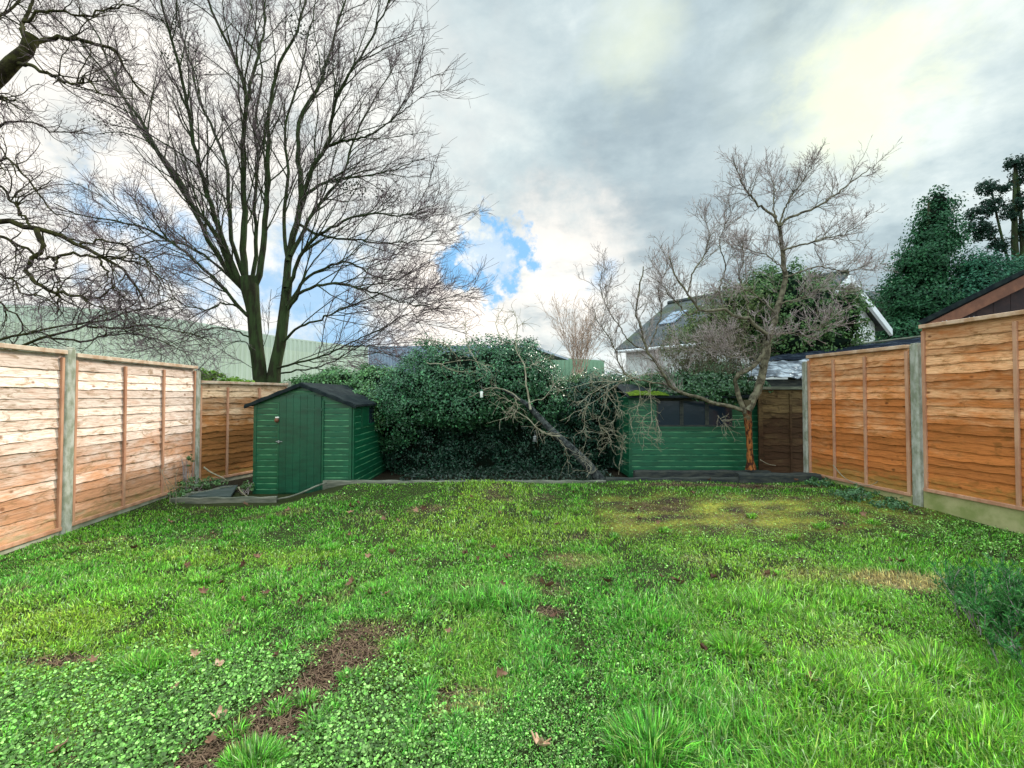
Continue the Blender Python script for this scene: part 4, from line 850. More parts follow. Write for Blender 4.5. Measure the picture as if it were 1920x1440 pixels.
# ------------------------------------------------------------------ forked tree in front of the window shed
def right_tree():
    Y0 = 7.3; b = P(1405, 741, Y0); t = empty('forked_tree', (b[0], Y0, .12), 'bare forked tree with peeled orange bark in front of window shed', 'tree')
    T0, _ = limb_set([([(1408, 880), (1406, 850), (1404, 810), (1401, 775), (1400, 750)], .1, .08, 0)], Y0); B = Bulk(); f = np.linspace(0, 1, 26)
    B.add(T0, (.042+.045*np.exp(-f/.10)+.028*sstep(.3, 1, f)+.004*np.sin(f*40))[None], 12); B.build('trunk', M['peeled'], t)
    LM = [([(1401, 770), (1415, 745), (1424, 720), (1432, 690), (1438, 655), (1443, 633), (1455, 585), (1466, 550), (1472, 518), (1465, 456), (1461, 422)], .095, .035, .2),
     ([(1397, 775), (1388, 750), (1380, 722), (1377, 704), (1390, 700), (1406, 694), (1420, 682), (1430, 664), (1438, 640), (1438, 622), (1424, 617), (1403, 598), (1380, 595), (1357, 580), (1310, 580), (1286, 544), (1263, 515), (1255, 480)], .055, .012, -.35),
     ([(1400, 772), (1375, 764), (1344, 757), (1318, 748), (1291, 740), (1270, 732), (1255, 722), (1238, 695), (1226, 675), (1212, 658), (1201, 613), (1192, 584), (1200, 540), (1208, 500)], .045, .012, -.4),
     ([(1461, 424), (1450, 405), (1422, 384), (1405, 365), (1393, 346), (1382, 320), (1374, 298)], .03, .007, -.2),
     ([(1462, 424), (1480, 408), (1517, 394), (1545, 380), (1565, 365), (1605, 335), (1642, 308)], .03, .006, .2),
     ([(1462, 424), (1470, 395), (1485, 365), (1508, 336), (1520, 315)], .022, .006, -.3), ([(1461, 430), (1450, 390), (1452, 350), (1440, 320)], .02, .006, .5),
     ([(1467, 470), (1490, 462), (1517, 456), (1550, 446), (1575, 442), (1613, 422)], .024, .006, -.3), ([(1471, 520), (1500, 510), (1540, 500), (1590, 510), (1640, 490)], .02, .005, .2),
     ([(1440, 628), (1465, 626), (1500, 624), (1530, 618), (1553, 608)], .018, .008, -.4), ([(1210, 655), (1180, 640), (1160, 610), (1140, 580), (1125, 540), (1130, 500)], .016, .005, -.2),
     ([(1255, 722), (1200, 712), (1170, 700), (1156, 665), (1143, 634), (1122, 607), (1115, 580)], .02, .006, -.3),
     ([(1212, 658), (1230, 620), (1240, 580), (1235, 540), (1250, 500), (1240, 460)], .018, .005, .2), ([(1290, 548), (1300, 510), (1320, 480), (1330, 440), (1320, 410)], .02, .006, .1), ([(1310, 580), (1290, 590), (1262, 560), (1230, 540)], .016, .005, -.1),
     ([(1357, 580), (1350, 540), (1360, 500), (1350, 450), (1370, 400), (1365, 380)], .018, .005, .2), ([(1403, 598), (1400, 560), (1385, 520), (1395, 480), (1380, 440)], .018, .005, -.2),
     ([(1455, 590), (1425, 560), (1400, 545), (1370, 540), (1340, 550)], .018, .005, .1), ([(1460, 570), (1500, 560), (1540, 540), (1580, 545)], .018, .005, -.2), ([(1472, 510), (1440, 480), (1410, 470), (1380, 460)], .016, .005, .2),
     ([(1438, 650), (1410, 640), (1380, 650), (1350, 630), (1320, 640)], .014, .005, -.2), ([(1430, 690), (1400, 660), (1370, 670), (1330, 650), (1300, 660), (1260, 640)], .014, .005, -.3)]
    PT, R = limb_set(LM, Y0-.02, 28); PT[:, 2:] += rng.normal(0, .008, PT[:, 2:].shape); R = R*.72; B = Bulk(); B.add(PT, R, 8)
    s, d, tt, r = spawn(PT, R, 20, .3, 1.0, .8, .25, up=.15); L = (.18+.50*rng.random(len(s)))*(1.1-.4*tt); P1 = grow(s, d, L, 9, .17, (0, 0, .03)); R1 = taper(np.minimum(r*.45, .006), np.full(len(s), .0028), 9); B.add(P1, R1, 5)
    T = Bulk(); s, d, tt, r = spawn(P1, R1, 9, .15, 1.0, .75, .25, up=.2); L = .08+.22*rng.random(len(s)); P2 = grow(s, d, L, 5, .18, (0, 0, .06)); T.add(P2, taper(np.full(len(s), .0026), np.full(len(s), .0022), 5), 3)
    s, d, tt, r = spawn(P2, np.full(P2.shape[:2], .004), 2, .3, 1.0, .7, .25, up=.2); P3 = grow(s, d, .03+.07*rng.random(len(s)), 4, .18, (0, 0, .08)); T.add(P3, taper(np.full(len(s), .0026), np.full(len(s), .0022), 4), 3)
    B.build('limbs', M['greybark'], t); T.build('crown', M['greytwig'], t)
    # hanging dead twigs
    HS = [([(1238, 700), (1200, 705), (1160, 720), (1120, 748), (1085, 770), (1050, 790)], .010, .004, .1), ([(1170, 715), (1120, 715), (1080, 725), (1040, 735)], .008, .003, .2), ([(1150, 722), (1160, 760), (1150, 800), (1165, 840)], .006, .003, -.05), ([(1180, 705), (1200, 730), (1195, 770), (1180, 800)], .006, .003, -.1), ([(1185, 700), (1165, 712), (1130, 725), (1100, 745), (1080, 760)], .010, .004, -.1), ([(1140, 720), (1138, 745), (1132, 770), (1122, 790), (1128, 805)], .008, .003, -.1), ([(1132, 730), (1150, 755), (1165, 770), (1183, 779)], .007, .003, -.1),
      ([(1224, 712), (1218, 725), (1222, 760), (1221, 790), (1214, 815), (1232, 825)], .009, .004, -.15), ([(1222, 770), (1206, 785), (1200, 805), (1212, 822)], .006, .003, -.1), ([(1222, 765), (1232, 790), (1238, 812)], .006, .003, -.1),
      ([(1110, 740), (1095, 780), (1100, 820), (1092, 850)], .006, .003, 0), ([(1128, 800), (1145, 825), (1130, 840)], .006, .003, 0), ([(1160, 890), (1164, 850), (1170, 820)], .006, .003, 0), ([(1100, 895), (1110, 870), (1085, 855)], .006, .003, 0),
      ([(1165, 700), (1130, 690), (1100, 705)], .007, .003, .2), ([(1345, 780), (1355, 790), (1362, 800)], .006, .003, -.1)]
    PT, R = limb_set(HS, Y0-.15, 14); PT[:, 1:] += rng.normal(0, .006, PT[:, 1:].shape); B = Bulk(); B.add(PT, R*.7, 5); s, d, tt, r = spawn(PT, R, 13, .1, 1.0, .8, .3); P1 = grow(s, d, .08+.26*rng.random(len(s)), 9, .25, (0, 0, -.03), .06); B.add(P1, taper(np.full(len(s), .0028), np.full(len(s), .0018), 9), 4)
    s, d, tt, r = spawn(P1, np.full(P1.shape[:2], .002), 3, .2, 1.0, .8, .3); P2 = grow(s, d, .04+.12*rng.random(len(s)), 5, .25, (0, 0, -.03)); B.add(P2, taper(np.full(len(s), .002), np.full(len(s), .0014), 5), 3)
    B.build('hanging_dead_twigs', M['paletwig'], t)
right_tree()
def twig_thicket(name, label, px0, px1, pyb, pyt, Y0, n, mt, r=.008, wander=.10, sub=6, spread=.5, conv=None, cat='shrub', L2=.35):
    b = P((px0+px1)/2, 741, Y0); t = empty(name, (b[0], Y0, 0), label, cat); 
    if conv: s = np.repeat(P(conv, pyb, Y0)[None], n, 0)+rng.normal(size=(n, 3))*[.08, .08, .02]; tx = rng.uniform(px0, px1, n); d = np.stack([(P(x, pyt, Y0)-P(conv, pyb, Y0)) for x in tx]); d[:, 1] += rng.normal(0, .5, n)
    else: xs_ = rng.uniform(px0, px1, n); s = np.stack([P(x, pyb, Y0+rng.uniform(-.4, .4)) for x in xs_]); d = np.stack([rng.normal(0, spread, n), rng.normal(0, spread*.6, n), np.ones(n)], 1)
    H = (pyb-pyt)*Y0/F; L = H*rng.uniform(.6, 1.1, n); PT = grow(s, d, L, 14, wander, (0, 0, .02)); R = taper(np.full(n, r), np.full(n, r*.4), 14); B = Bulk(); B.add(PT, R, 5)
    root = s.copy(); root[:, 2] = 0; RT = np.stack([root, s], 1); B.add(RT, np.full((n, 2), r*1.1), 5)
    s, d, tt, rr = spawn(PT, R, sub, .2, 1.0, .5, .25, up=.1); P1 = grow(s, d, L2*rng.uniform(.4, 1.2, len(s)), 7, .16, (0, 0, .03)); B.add(P1, taper(np.full(len(s), r*.5), np.full(len(s), r*.4), 7), 3)
    s, d, tt, rr = spawn(P1, np.full(P1.shape[:2], r*.4), 3, .3, 1.0, .6, .25, up=.1); P2 = grow(s, d, L2*.4*rng.uniform(.4, 1.2, len(s)), 4, .16); B.add(P2, taper(np.full(len(s), r*.42), np.full(len(s), r*.35), 4), 3)
    B.build('twigs', M[mt], t); return t
twig_thicket('twiggy_shrub', 'pale reddish bare fan-shaped shrub rising behind the hedge', 1010, 1160, 705, 560, 12.0, 30, 'redtwig', .008, .05, 9, conv=1085, L2=.55)
twig_thicket('twiggy_shrub', 'dense grey-green tangle of bare stems above the window shed', 1270, 1430, 735, 590, 8.6, 50, 'greybark', .0065, .14, 9, .45, L2=.4)
twig_thicket('twiggy_shrub', 'thin bare grey shrub above the mossy roof edge of the shed', 1200, 1290, 735, 610, 8.9, 20, 'greytwig', .005, .12, 8, .4, L2=.35)
twig_thicket('rose_stem', 'thin bare climbing stem against the bleached fence', 318, 350, 925, 875, 6.5, 4, 'paletwig', .004, .12, 3, .3, cat='plant', L2=.12)
# ------------------------------------------------------------------ background evergreens
def evergreen(name, label, ells, ncl, per, cr, c1, c2, ls, Y0, trunkpx, hollow=.6, stems=None, corek=.62, cat='tree', mt='matte_leaf'):
    b = P(trunkpx, 741, Y0); t = empty(name, (b[0], Y0, 0), label, cat); m_ = MB(); top = max(e[0][2] for e in ells)
    m_.tube([(b[0], Y0, -.1), (b[0]+.05, Y0, top*.35), (b[0]-.05, Y0+.05, top*.7), (b[0], Y0, top)], [.22, .17, .11, .04], 8); m_.build('trunk', M['bark'], t, smooth=True)
    if corek: core(ells, corek, 'crown_shade_core', t)  # solid lump coloured as the shade within the crown
    p, n = blob_pts(ells, ncl, per, cr, .8, hollow); n[:, 2] += .3; c = fcol(len(p), c1, c2, .4); leaves_mesh('crown', p, n, rng.uniform(ls*.7, ls*1.3, len(p)), c, M[mt], t)
    if stems:
        PT, R = limb_set(stems, Y0, 18); B = Bulk(); B.add(PT, R, 6); B.build('limbs', M['bark'], t)
    return t
evergreen('evergreen_tree', 'rounded green evergreen bushy tree in front of the white house', [ell(1480, 590, 11.3, 105, 88, 1.2), ell(1560, 600, 11.5, 52, 75, .9), ell(1400, 600, 11.2, 75, 65, 1.0), ell(1500, 650, 11.0, 110, 50, 1.0), ell(1460, 545, 11.5, 75, 45, .8)], 900, 30, .20, (.035, .095, .03), (.10, .19, .05), .035, 11.4, 1490, .7, None, .7)
evergreen('evergreen_tree', 'sparse pale olive evergreen shrub behind the forked tree', [ell(1340, 610, 10.3, 70, 55, .6), ell(1300, 650, 10.2, 70, 45, .6), ell(1390, 570, 10.6, 60, 40, .6)], 330, 22, .17, (.07, .11, .03), (.14, .19, .06), .028, 10.4, 1340, .3, None, 0)
ce = [ell(1760, 380, 18, 14, 28, .5), ell(1754, 410, 18, 24, 32, .7), ell(1747, 450, 18, 34, 42, 1.0), ell(1735, 505, 18, 48, 52, 1.3), ell(1730, 570, 18, 66, 60, 1.6), ell(1715, 610, 18, 50, 40, 1.2), ell(1770, 600, 18, 60, 60, 1.4), ell(1785, 450, 18.3, 18, 26, .5), ell(1710, 495, 18, 26, 26, .5), ell(1690, 560, 17.8, 26, 40, .5), ell(1700, 640, 17.5, 55, 40, 1.2)]
evergreen('conifer_tree', 'tall dense dark conical conifer left of the two evergreens at right', ce, 900, 44, .42, (.010, .060, .026), (.03, .13, .045), .055, 18, 1750, .55, None, .55)
ce = [ell(1850, 540, 17, 55, 55, 1.2), ell(1910, 530, 17, 60, 50, 1.2), ell(1810, 570, 17, 40, 50, 1), ell(1870, 590, 17, 90, 40, 1.2), ell(1830, 500, 17, 30, 25, .6)]
evergreen('conifer_tree', 'blue-green leafy evergreen behind the brown building roof', ce, 560, 44, .40, (.012, .075, .045), (.035, .15, .075), .05, 17, 1860, .55, None, .5)
ce = [ell(1857, 350, 18.6, 17, 16, .4), ell(1838, 400, 18.6, 22, 14, .4), ell(1860, 385, 18.6, 14, 20, .4), ell(1830, 425, 18.6, 24, 13, .4), ell(1850, 440, 18.6, 20, 14, .4), ell(1873, 460, 18.6, 18, 14, .4), ell(1893, 400, 18.6, 14, 14, .3), ell(1905, 305, 18.6, 18, 14, .4), ell(1918, 330, 18.6, 16, 18, .4), ell(1912, 380, 18.6, 16, 18, .4), ell(1885, 352, 18.6, 9, 9, .3), ell(1920, 430, 18.6, 18, 20, .4)]
evergreen('conifer_tree', 'open spindly conifer with bare stems at the right edge', ce, 300, 26, .20, (.006, .028, .018), (.016, .055, .028), .05, 18.6, 1915, .2,
          [([(1915, 600), (1917, 480), (1912, 380), (1903, 300)], .10, .04, 0), ([(1912, 560), (1885, 470), (1868, 400), (1857, 345)], .06, .03, 0), ([(1890, 480), (1860, 440), (1835, 425)], .04, .02, 0), ([(1914, 440), (1895, 410), (1890, 395)], .04, .02, 0), ([(1900, 520), (1898, 450), (1900, 400)], .03, .02, 0)], 0)
# ------------------------------------------------------------------ plants
def bush(name, label, ells, ncl, per, cr, c1, c2, ls, loc, mt='matte_leaf', cat='plant', aspect=.62, ns=12):
    t = empty(name, loc, label, cat); p, n = blob_pts(ells, ncl, per, cr, .6, .2); k = p[:, 2] > gh(p[:, 0], p[:, 1])+.004; p, n = p[k], n[k]; n[:, 2] += .3
    leaves_mesh('leaves', p, n, rng.uniform(ls*.7, ls*1.3, len(p)), fcol(len(p), c1, c2), M[mt], t, aspect=aspect)
    B = Bulk(); s = np.repeat(np.array([loc], float), ns, 0)+rng.normal(size=(ns, 3))*[.03, .03, 0]; c = np.mean([e[0] for e in ells], 0); rr = np.max([e[1] for e in ells], 0)
    d = (c-np.array(loc))[None]+rng.normal(size=(ns, 3))*rr*.6; L = np.linalg.norm(d, axis=1); B.add(grow(s, d, L, 8, .06), taper(np.full(ns, .005), np.full(ns, .003), 8), 5); B.build('stems', M['greytwig'], t); return t
bush('leafy_plant', 'small ivy plant at the foot of the fence post by the slab', [ell(362, 912, 6.9, 26, 17, .15), ell(395, 905, 7.2, 25, 10, .15), ell(340, 925, 6.6, 16, 9, .12)], 60, 14, .05, (.03, .10, .02), (.14, .26, .09), .017, (P(365, 741, 6.9)[0], 6.9, 0), 'leaf')
bush('leafy_plant', 'little weed growing between the slab and shed corner', [ell(460, 911, 6.9, 14, 9, .1)], 16, 12, .04, (.04, .11, .03), (.14, .25, .08), .016, (P(460, 741, 6.9)[0], 6.9, 0), 'leaf')
bush('leafy_plant', 'round tuft of green leaves climbing high on the bleached fence', [ell(355, 862, 7.0, 8, 10, .06)], 8, 14, .035, (.05, .12, .03), (.12, .22, .06), .014, (P(350, 741, 7.0)[0]+.02, 7.0, 0), 'leaf')
bush('leafy_shrub', 'bright yellow-green shrub top peeping over the low fence', [ell(392, 706, 9.6, 26, 13, .25), ell(440, 716, 9.6, 24, 6, .2)], 60, 14, .09, (.10, .24, .02), (.26, .42, .06), .04, (P(395, 741, 9.6)[0], 9.6, 0), 'matte_leaf', 'shrub')
def rosemary():
    t = empty('rosemary_bush', (2.9, 2.5, .1), 'dark needle-leaved rosemary bush at the right edge of the lawn', 'shrub'); n = 95
    s0 = np.stack([rng.normal(2.95, .13, n), rng.normal(2.55, .24, n), np.full(n, .08)], 1); d = np.stack([rng.normal(-.1, .38, n), rng.normal(0, .4, n), np.ones(n)], 1)
    PT = grow(s0, d, rng.uniform(.18, .40, n), 12, .10, (0, 0, .03)); R = taper(np.full(n, .004), np.full(n, .0018), 12); B = Bulk(); B.add(PT, R, 5)
    s1, d1, _, _ = spawn(PT, R, 4, .2, .9, .6, .2, up=.4); P1 = grow(s1, d1, rng.uniform(.08, .2, len(s1)), 8, .1, (0, 0, .05)); B.add(P1, taper(np.full(len(s1), .002), np.full(len(s1), .0012), 8), 3); B.build('stems', M['greytwig'], t)
    ps = []; ns = []
    for Q_, per in ((PT, 70), (P1, 36)):
        q, dd, _, _ = spawn(Q_, np.ones(Q_.shape[:2]), per, .15, 1.0, .75, .2, up=.15); dd /= np.linalg.norm(dd, axis=1, keepdims=True); ps.append(q+dd*.011); ns.append(dd)
    ps = np.concatenate(ps); dd = np.concatenate(ns); N = len(ps); L = rng.uniform(.010, .019, N)[:, None]; w = np.cross(dd, rng.normal(size=(N, 3))); w /= np.linalg.norm(w, axis=1, keepdims=True); w *= .0030
    V = np.stack([ps-dd*L-w, ps-dd*L+w, ps+dd*L+w*.6, ps+dd*L-w*.6], 1).reshape(-1, 3)
    npmesh('leaves', V, quads=np.arange(N)[:, None]*4+np.arange(4)[None], mat=M['matte_leaf'], parent=t, col=np.repeat(fcol(N, (.020, .13, .03), (.10, .30, .07), .6), 4, 0))
rosemary()
bush('weed_patch', 'low dark ragwort weeds along the foot of the orange fence', [ell(1600, 925, 5.9, 50, 10, .25), ell(1670, 945, 5.5, 40, 8, .25), ell(1540, 905, 6.6, 30, 8, .2)], 130, 14, .05, (.03, .10, .03), (.10, .22, .09), .016, (P(1610, 741, 5.9)[0], 5.9, .12), 'leaf')
# broad-leaved weeds in the lower lawn
def dock(loc, n, L):
    V = []; Q = []; mcol = []
    for i in range(n):
        a = 2*PI*i/n+rng.uniform(-.4, .4); l = L*rng.uniform(.7, 1.2); d = np.array([math.cos(a), math.sin(a), 0]); s = np.array([-d[1], d[0], 0]); b0 = len(V)
        prof = [(.0, .04), (.3, .22), (.6, .34), (.85, .22), (1.0, .03)]
        for (tt, w) in prof:
            z = .03+.05*math.sin(tt*2.4)*L/.06; V += [d*l*tt-s*w*l+UP*(z+.006), d*l*tt+UP*(z-.004), d*l*tt+s*w*l+UP*(z+.006)]
        for j in range(4):
            for k in range(2): q = b0+j*3+k; Q.append((q, q+1, q+4, q+3))
    return np.array(V), np.array(Q)
V, Q = dock(None, 7, .05); wm = None
for i, (px, py) in enumerate([(690, 1300), (770, 1365), (745, 1285), (800, 1258), (690, 1420)]):
    g = G(px, py)
    if wm is None:
        ob = npmesh('broad_leaf_weed', V, quads=Q, mat=M['clover'], col=np.array([[.26, .42, .12]])*np.ones((len(V), 1)), smooth=True); wm = ob
    else:
        ob = wm.copy(); C.objects.link(ob)
    ob.location = tuple(g); ob.rotation_euler = (rng.normal(0, .15), rng.normal(0, .15), rng.uniform(0, 6)); s = rng.uniform(.4, .65); ob.scale = (s, s, s)
    setp(ob, 'pale broad-leaved weed rosette growing in thin lawn beside bare soil', 'weed', 'broad-leaved weeds in the lower lawn')
# fallen leaves
def leafshape(curl, lob=5):
    pts = []; n = lob*4
    for i in range(n):
        a = 2*PI*i/n; r = .38+.62*abs(math.cos(a*lob/2))**1.6*(.8+.3*math.sin(a*3+curl*9)); 
        if abs(a-PI) < .3: r = .35
        pts.append((r*math.cos(a), r*math.sin(a)))
    V = [(0, 0, 0)]+[(x*.5, y*.5, .0+curl*.2*(x*x)+.0) for x, y in pts]+[(x, y, curl*(.8*x*x+.75*abs(y)+.3*math.sin(5*x+3*y+curl*7))) for x, y in pts]
    Fc = [(0, 1+i, 1+(i+1) % n) for i in range(n)]+[(1+i, 1+n+i, 1+n+(i+1) % n, 1+(i+1) % n) for i in range(n)]
    me = bpy.data.meshes.new('fallen_leaf'); me.from_pydata(V, [], Fc); me.update(); me.polygons.foreach_set('use_smooth', [True]*len(me.polygons)); return me
lm = [leafshape(.5), leafshape(.9), leafshape(.3)]; lmp = leafshape(.6)
for q in lm: q.materials.append(M['dead'])
lmp.materials.append(M['dead_pale'])
def fleaf(px, py, size, me, label, group=None, tilt=.3, up=.02):
    g = G(px, py); o = bpy.data.objects.new('fallen_leaf', me); C.objects.link(o); o.location = (g[0], g[1], g[2]+up); o.scale = (size,)*3; o.rotation_euler = (rng.normal(0, tilt), rng.normal(0, tilt), rng.uniform(0, 6.3)); setp(o, label, 'leaf', group); return o
o = fleaf(1012, 1412, .060, lmp, 'large pale curled fallen leaf at the bottom edge of the lawn', tilt=.2, up=.035); o.rotation_euler = (.5, .2, 2)
o = fleaf(937, 1272, .038, lm[1], 'dark rust-brown leaf standing upright in the grass', up=.035); o.rotation_euler = (1.2, .3, .3); o.data = lm[1]
fleaf(410, 1358, .045, lmp, 'pale pinkish-tan leaf beside the bare soil strip', up=.03)
fleaf(410, 1260, .040, lmp, 'cream fallen leaf among the clover above the soil strip', up=.035)
fleaf(365, 1238, .032, lmp, 'small cream leaf lying left of a grass tuft in clover', up=.035)
for (px, py, s) in [(rng.uniform(250, 1700), rng.uniform(925, 1120), rng.uniform(.03, .055)) for _ in range(45)]+[(735, 1042, .05), (872, 1045, .04), (1240, 1090, .04), (1320, 1230, .04), (1015, 1098, .035), (655, 1010, .04), (780, 962, .05), (795, 958, .045), (545, 1075, .04), (600, 985, .04), (1520, 1290, .04), (455, 1135, .04), (500, 1120, .04), (725, 1122, .04), (565, 1132, .035), (460, 950, .06), (540, 962, .05), (1185, 960, .04), (320, 985, .05), (250, 1035, .05), (690, 1050, .04), (1040, 1165, .035), (955, 1050, .03), (330, 1300, .03), (520, 1240, .03), (395, 1405, .03), (110, 1420, .04), (880, 960, .04), (1100, 1000, .035), (1235, 985, .04), (1300, 930, .05), (1330, 905, .04), (1490, 905, .05), (1420, 918, .045), (1520, 915, .05), (1180, 940, .035), (600, 1075, .035), (175, 1250, .035), (842, 1195, .03)]:
    fleaf(px, py, s*.95, lm[rng.integers(3)], 'small curled brown fallen leaf scattered on the lawn', 'brown fallen leaves on the lawn', .5, .038)
# ------------------------------------------------------------------ small hanging things
def feeder(px, py, Y, h, r, name, label, cat, mt, hook=.12):
    c = P(px, py, Y); t = empty(name, c, label, cat); m_ = MB()
    m_.tube([c-UP*h, c-UP*(h-.005), c-UP*.02, c], [r*.9, r, r, r*.8], 12); m_.build('tube', M[mt], t, smooth=True)
    m_ = MB(); m_.tube([c, c+UP*.012, c+UP*.025], [r*1.15, r*1.1, r*.3], 12); m_.build('cap', M['green_paint'] if mt == 'feeder' else M['metal'], t, smooth=True)
    m_ = MB(); m_.tube([c-UP*(h+.008), c-UP*h], [r*1.25, r*1.25], 12); m_.build('base', M['green_paint'] if mt == 'feeder' else M['metal'], t, smooth=True)
    m_ = MB(); m_.tube([c+UP*.02, c+UP*hook], .003, 5); m_.build('hanger', M['metal'], t)
feeder(903, 733, 7.5, .11, .027, 'bird_feeder', 'white tube bird feeder hanging from the ivy mound', 'bird feeder', 'feeder')
feeder(1003, 820, 7.6, .06, .03, 'bird_feeder', 'small grey cage bird feeder hanging below the dead trunk', 'bird feeder', 'metal')
c = P(519, 788, 6.955); t = empty('wall_ornament', c, 'small round ornament with bracket hanging beside the shed door', 'ornament')
m_ = MB(); m_.tube([c+UP*(.035*math.cos(a)) for a in np.linspace(PI, 0, 9)], [max(.002, .035*math.sin(a)) for a in np.linspace(PI, 0, 9)], 12); m_.build('ball', M['robin'], t, smooth=True)
m_ = MB(); m_.box(c+np.array([-.02, -.01, .034]), (.055, 0, 0), (0, .04, 0), (0, 0, .02)); m_.build('bracket', M['feeder'], t)
# ------------------------------------------------------------------ buildings
def corr_wall(a, b, zt, z0, mt, parent, pitch=.4, depth=.09, name='wall'):
    a = np.array([a[0], a[1], 0.]); b = np.array([b[0], b[1], 0.]); d = b-a; L = np.linalg.norm(d); u = d/L; n = np.array([u[1], -u[0], 0]); k = int(L/pitch)
    V = []; 
    for i in range(k):
        for (f, o_) in ((0, 0), (.35, 0), (.45, 1), (.9, 1)):
            s = (i+f)*pitch; q = a+u*s+n*depth*o_; z = zt(s/L) if callable(zt) else zt; V.append(q+UP*z0); V.append(q+UP*z)
    V = np.array(V); m2 = len(V)//2; i = np.arange(m2-1)*2
    return npmesh(name, V, quads=np.stack([i, i+2, i+3, i+1], 1), mat=mt, parent=parent)
wa = (-52., 12.8); wb = (-15.2, 47.8)
t = empty('warehouse', (-30, 36, 0), 'long pale cream corrugated warehouse behind the bare tree', 'building')
def wz(f):
    s = f; return 6.45+1.25*math.exp(-((s-.60)/.20)**2)
L_ = math.hypot(wb[0]-wa[0], wb[1]-wa[1])
corr_wall(wa, wb, lambda f: wz(f)-1.0, -.2, M['cream_clad'], t); corr_wall(wa, wb, lambda f: wz(f)+.0, 4.6, M['sage_clad'], t, name='upper_cladding').location = Vector((-t.location.x+.25, -t.location.y+.3, 0))
m_ = MB(); a = np.array([*wa, 0.]); b = np.array([*wb, 0.]); u = unit(b-a); n = np.array([-u[1], u[0], 0]); ring = [a+(b-a)*f+UP*wz(f) for f in np.linspace(0, 1, 30)]
for i in range(29): m_.prism([ring[i], ring[i+1], ring[i+1]+n*22, ring[i]+n*22], (0, 0, .15))
m_.build('roof', M['sage_clad'], t)
t = empty('warehouse', (-6, 43, 0), 'blue-grey corrugated warehouse wall above the ivy mound', 'building')
e0 = (-15.15, 47.9); e1 = (1.6, 38.9); corr_wall(e0, e1, lambda f: 6.45-.85*f, -.2, M['blue_clad'], t, .42, .08)
m_ = MB(); a = np.array([*e0, 6.45]); b = np.array([*e1, 5.6]); m_.prism([a, b, b+np.array([5, 14, 0.]), a+np.array([5, 14, 0.])], (0, 0, .22)); m_.build('roof', M['blue_clad'], t)
t = empty('warehouse', (8, 62, 0), 'distant low green corrugated shed right of the ivy mound', 'building')
corr_wall((3.2, 58), (11.5, 56), lambda f: 6.3-.7*f, -.2, M['green_clad'], t, .5, .08); m_ = MB(); m_.prism([(3.2, 58.1, 6.3), (11.5, 56.1, 5.6), (12, 70, 5.6), (4, 70, 6.3)], (0, 0, .2)); m_.build('roof', M['green_clad'], t)
# white house
t = empty('house', (10, 18, 0), 'white rendered house with grey tiled roof behind the bushy tree', 'house')
A = np.array([11.95, 16., 5.75]); Bk = A+np.array([-4.5, 5.5, 0]); Rv = np.array([2.15, .9, -1.75]); Lv = np.array([-2.76, -1.18, -2.25])
m_ = MB(); th = np.array([0, 0, .12])
for v in (Rv, Lv): m_.prism([A, Bk, Bk+v*1.03, A+v*1.03], th)
rf = m_.build('roof', M['tiles'], t)
m_ = MB(); rid = unit(Bk-A); m_.tube([A+UP*.13, Bk+UP*.13], .11, 8); m_.build('ridge', M['tiles'], t)
m_ = MB(); s = (Bk-A)*.04; a0 = A+s; poly = [a0-UP*.02, a0+Rv*.88-UP*.06, (a0+Rv*.88)*[1, 1, 0], (a0+Lv*.92)*[1, 1, 0], a0+Lv*.92-UP*.06]; m_.prism(poly, (Bk-A)*.92); m_.build('wall', M['white_wall'], t)
for v in (Rv, Lv):
    m_ = MB(); q = A-s*.3-UP*.02; m_.prism([q+UP*.02, q+v*1.02+UP*.02, q+v*1.02-UP*.22, q-UP*.24], s*.35); m_.build('bargeboard', M['white_trim'], t)
m_ = MB(); q = A+Lv*1.03; q2 = Bk+Lv*1.03; m_.tube([q+UP*.0, q2+UP*.0], .07, 8); m_.build('gutter', M['white_trim'], t)
m_ = MB(); q = A+(Bk-A)*.80+Lv*.45+UP*.16; e_u = unit(Bk-A); e_v = unit(Lv); nn3 = np.cross(e_u, e_v); nn3 = nn3*np.sign(nn3[2]); m_.box(q-e_u*.35-e_v*.5, e_u*.7, e_v*1.0, nn3*.06); m_.build('skylight', M['silver'] if 'silver' in M else M['blue_clad'], t)
t = empty('house', (19, 25, 0), 'second house roof of grey tiles beside the conifer', 'house')
r0 = P(1618, 552, 25); r1 = P(1760, 535, 25); m_ = MB(); m_.prism([r0, r1, r1+np.array([.6, -3.0, -2.8]), r0+np.array([1.2, -3.0, -2.8])], (0, 0, .12)); m_.prism([r0, r1, r1+np.array([0, 3.5, -3.]), r0+np.array([0, 3.5, -3.])], (0, 0, .12)); m_.build('roof', M['tiles'], t)
m_ = MB(); m_.box((r0[0]+1.2, 22.6, 0), (r1[0]-r0[0], 0, 0), (0, 5, 0), (0, 0, r0[2]-2.75)); m_.build('wall', M['white_wall'], t)
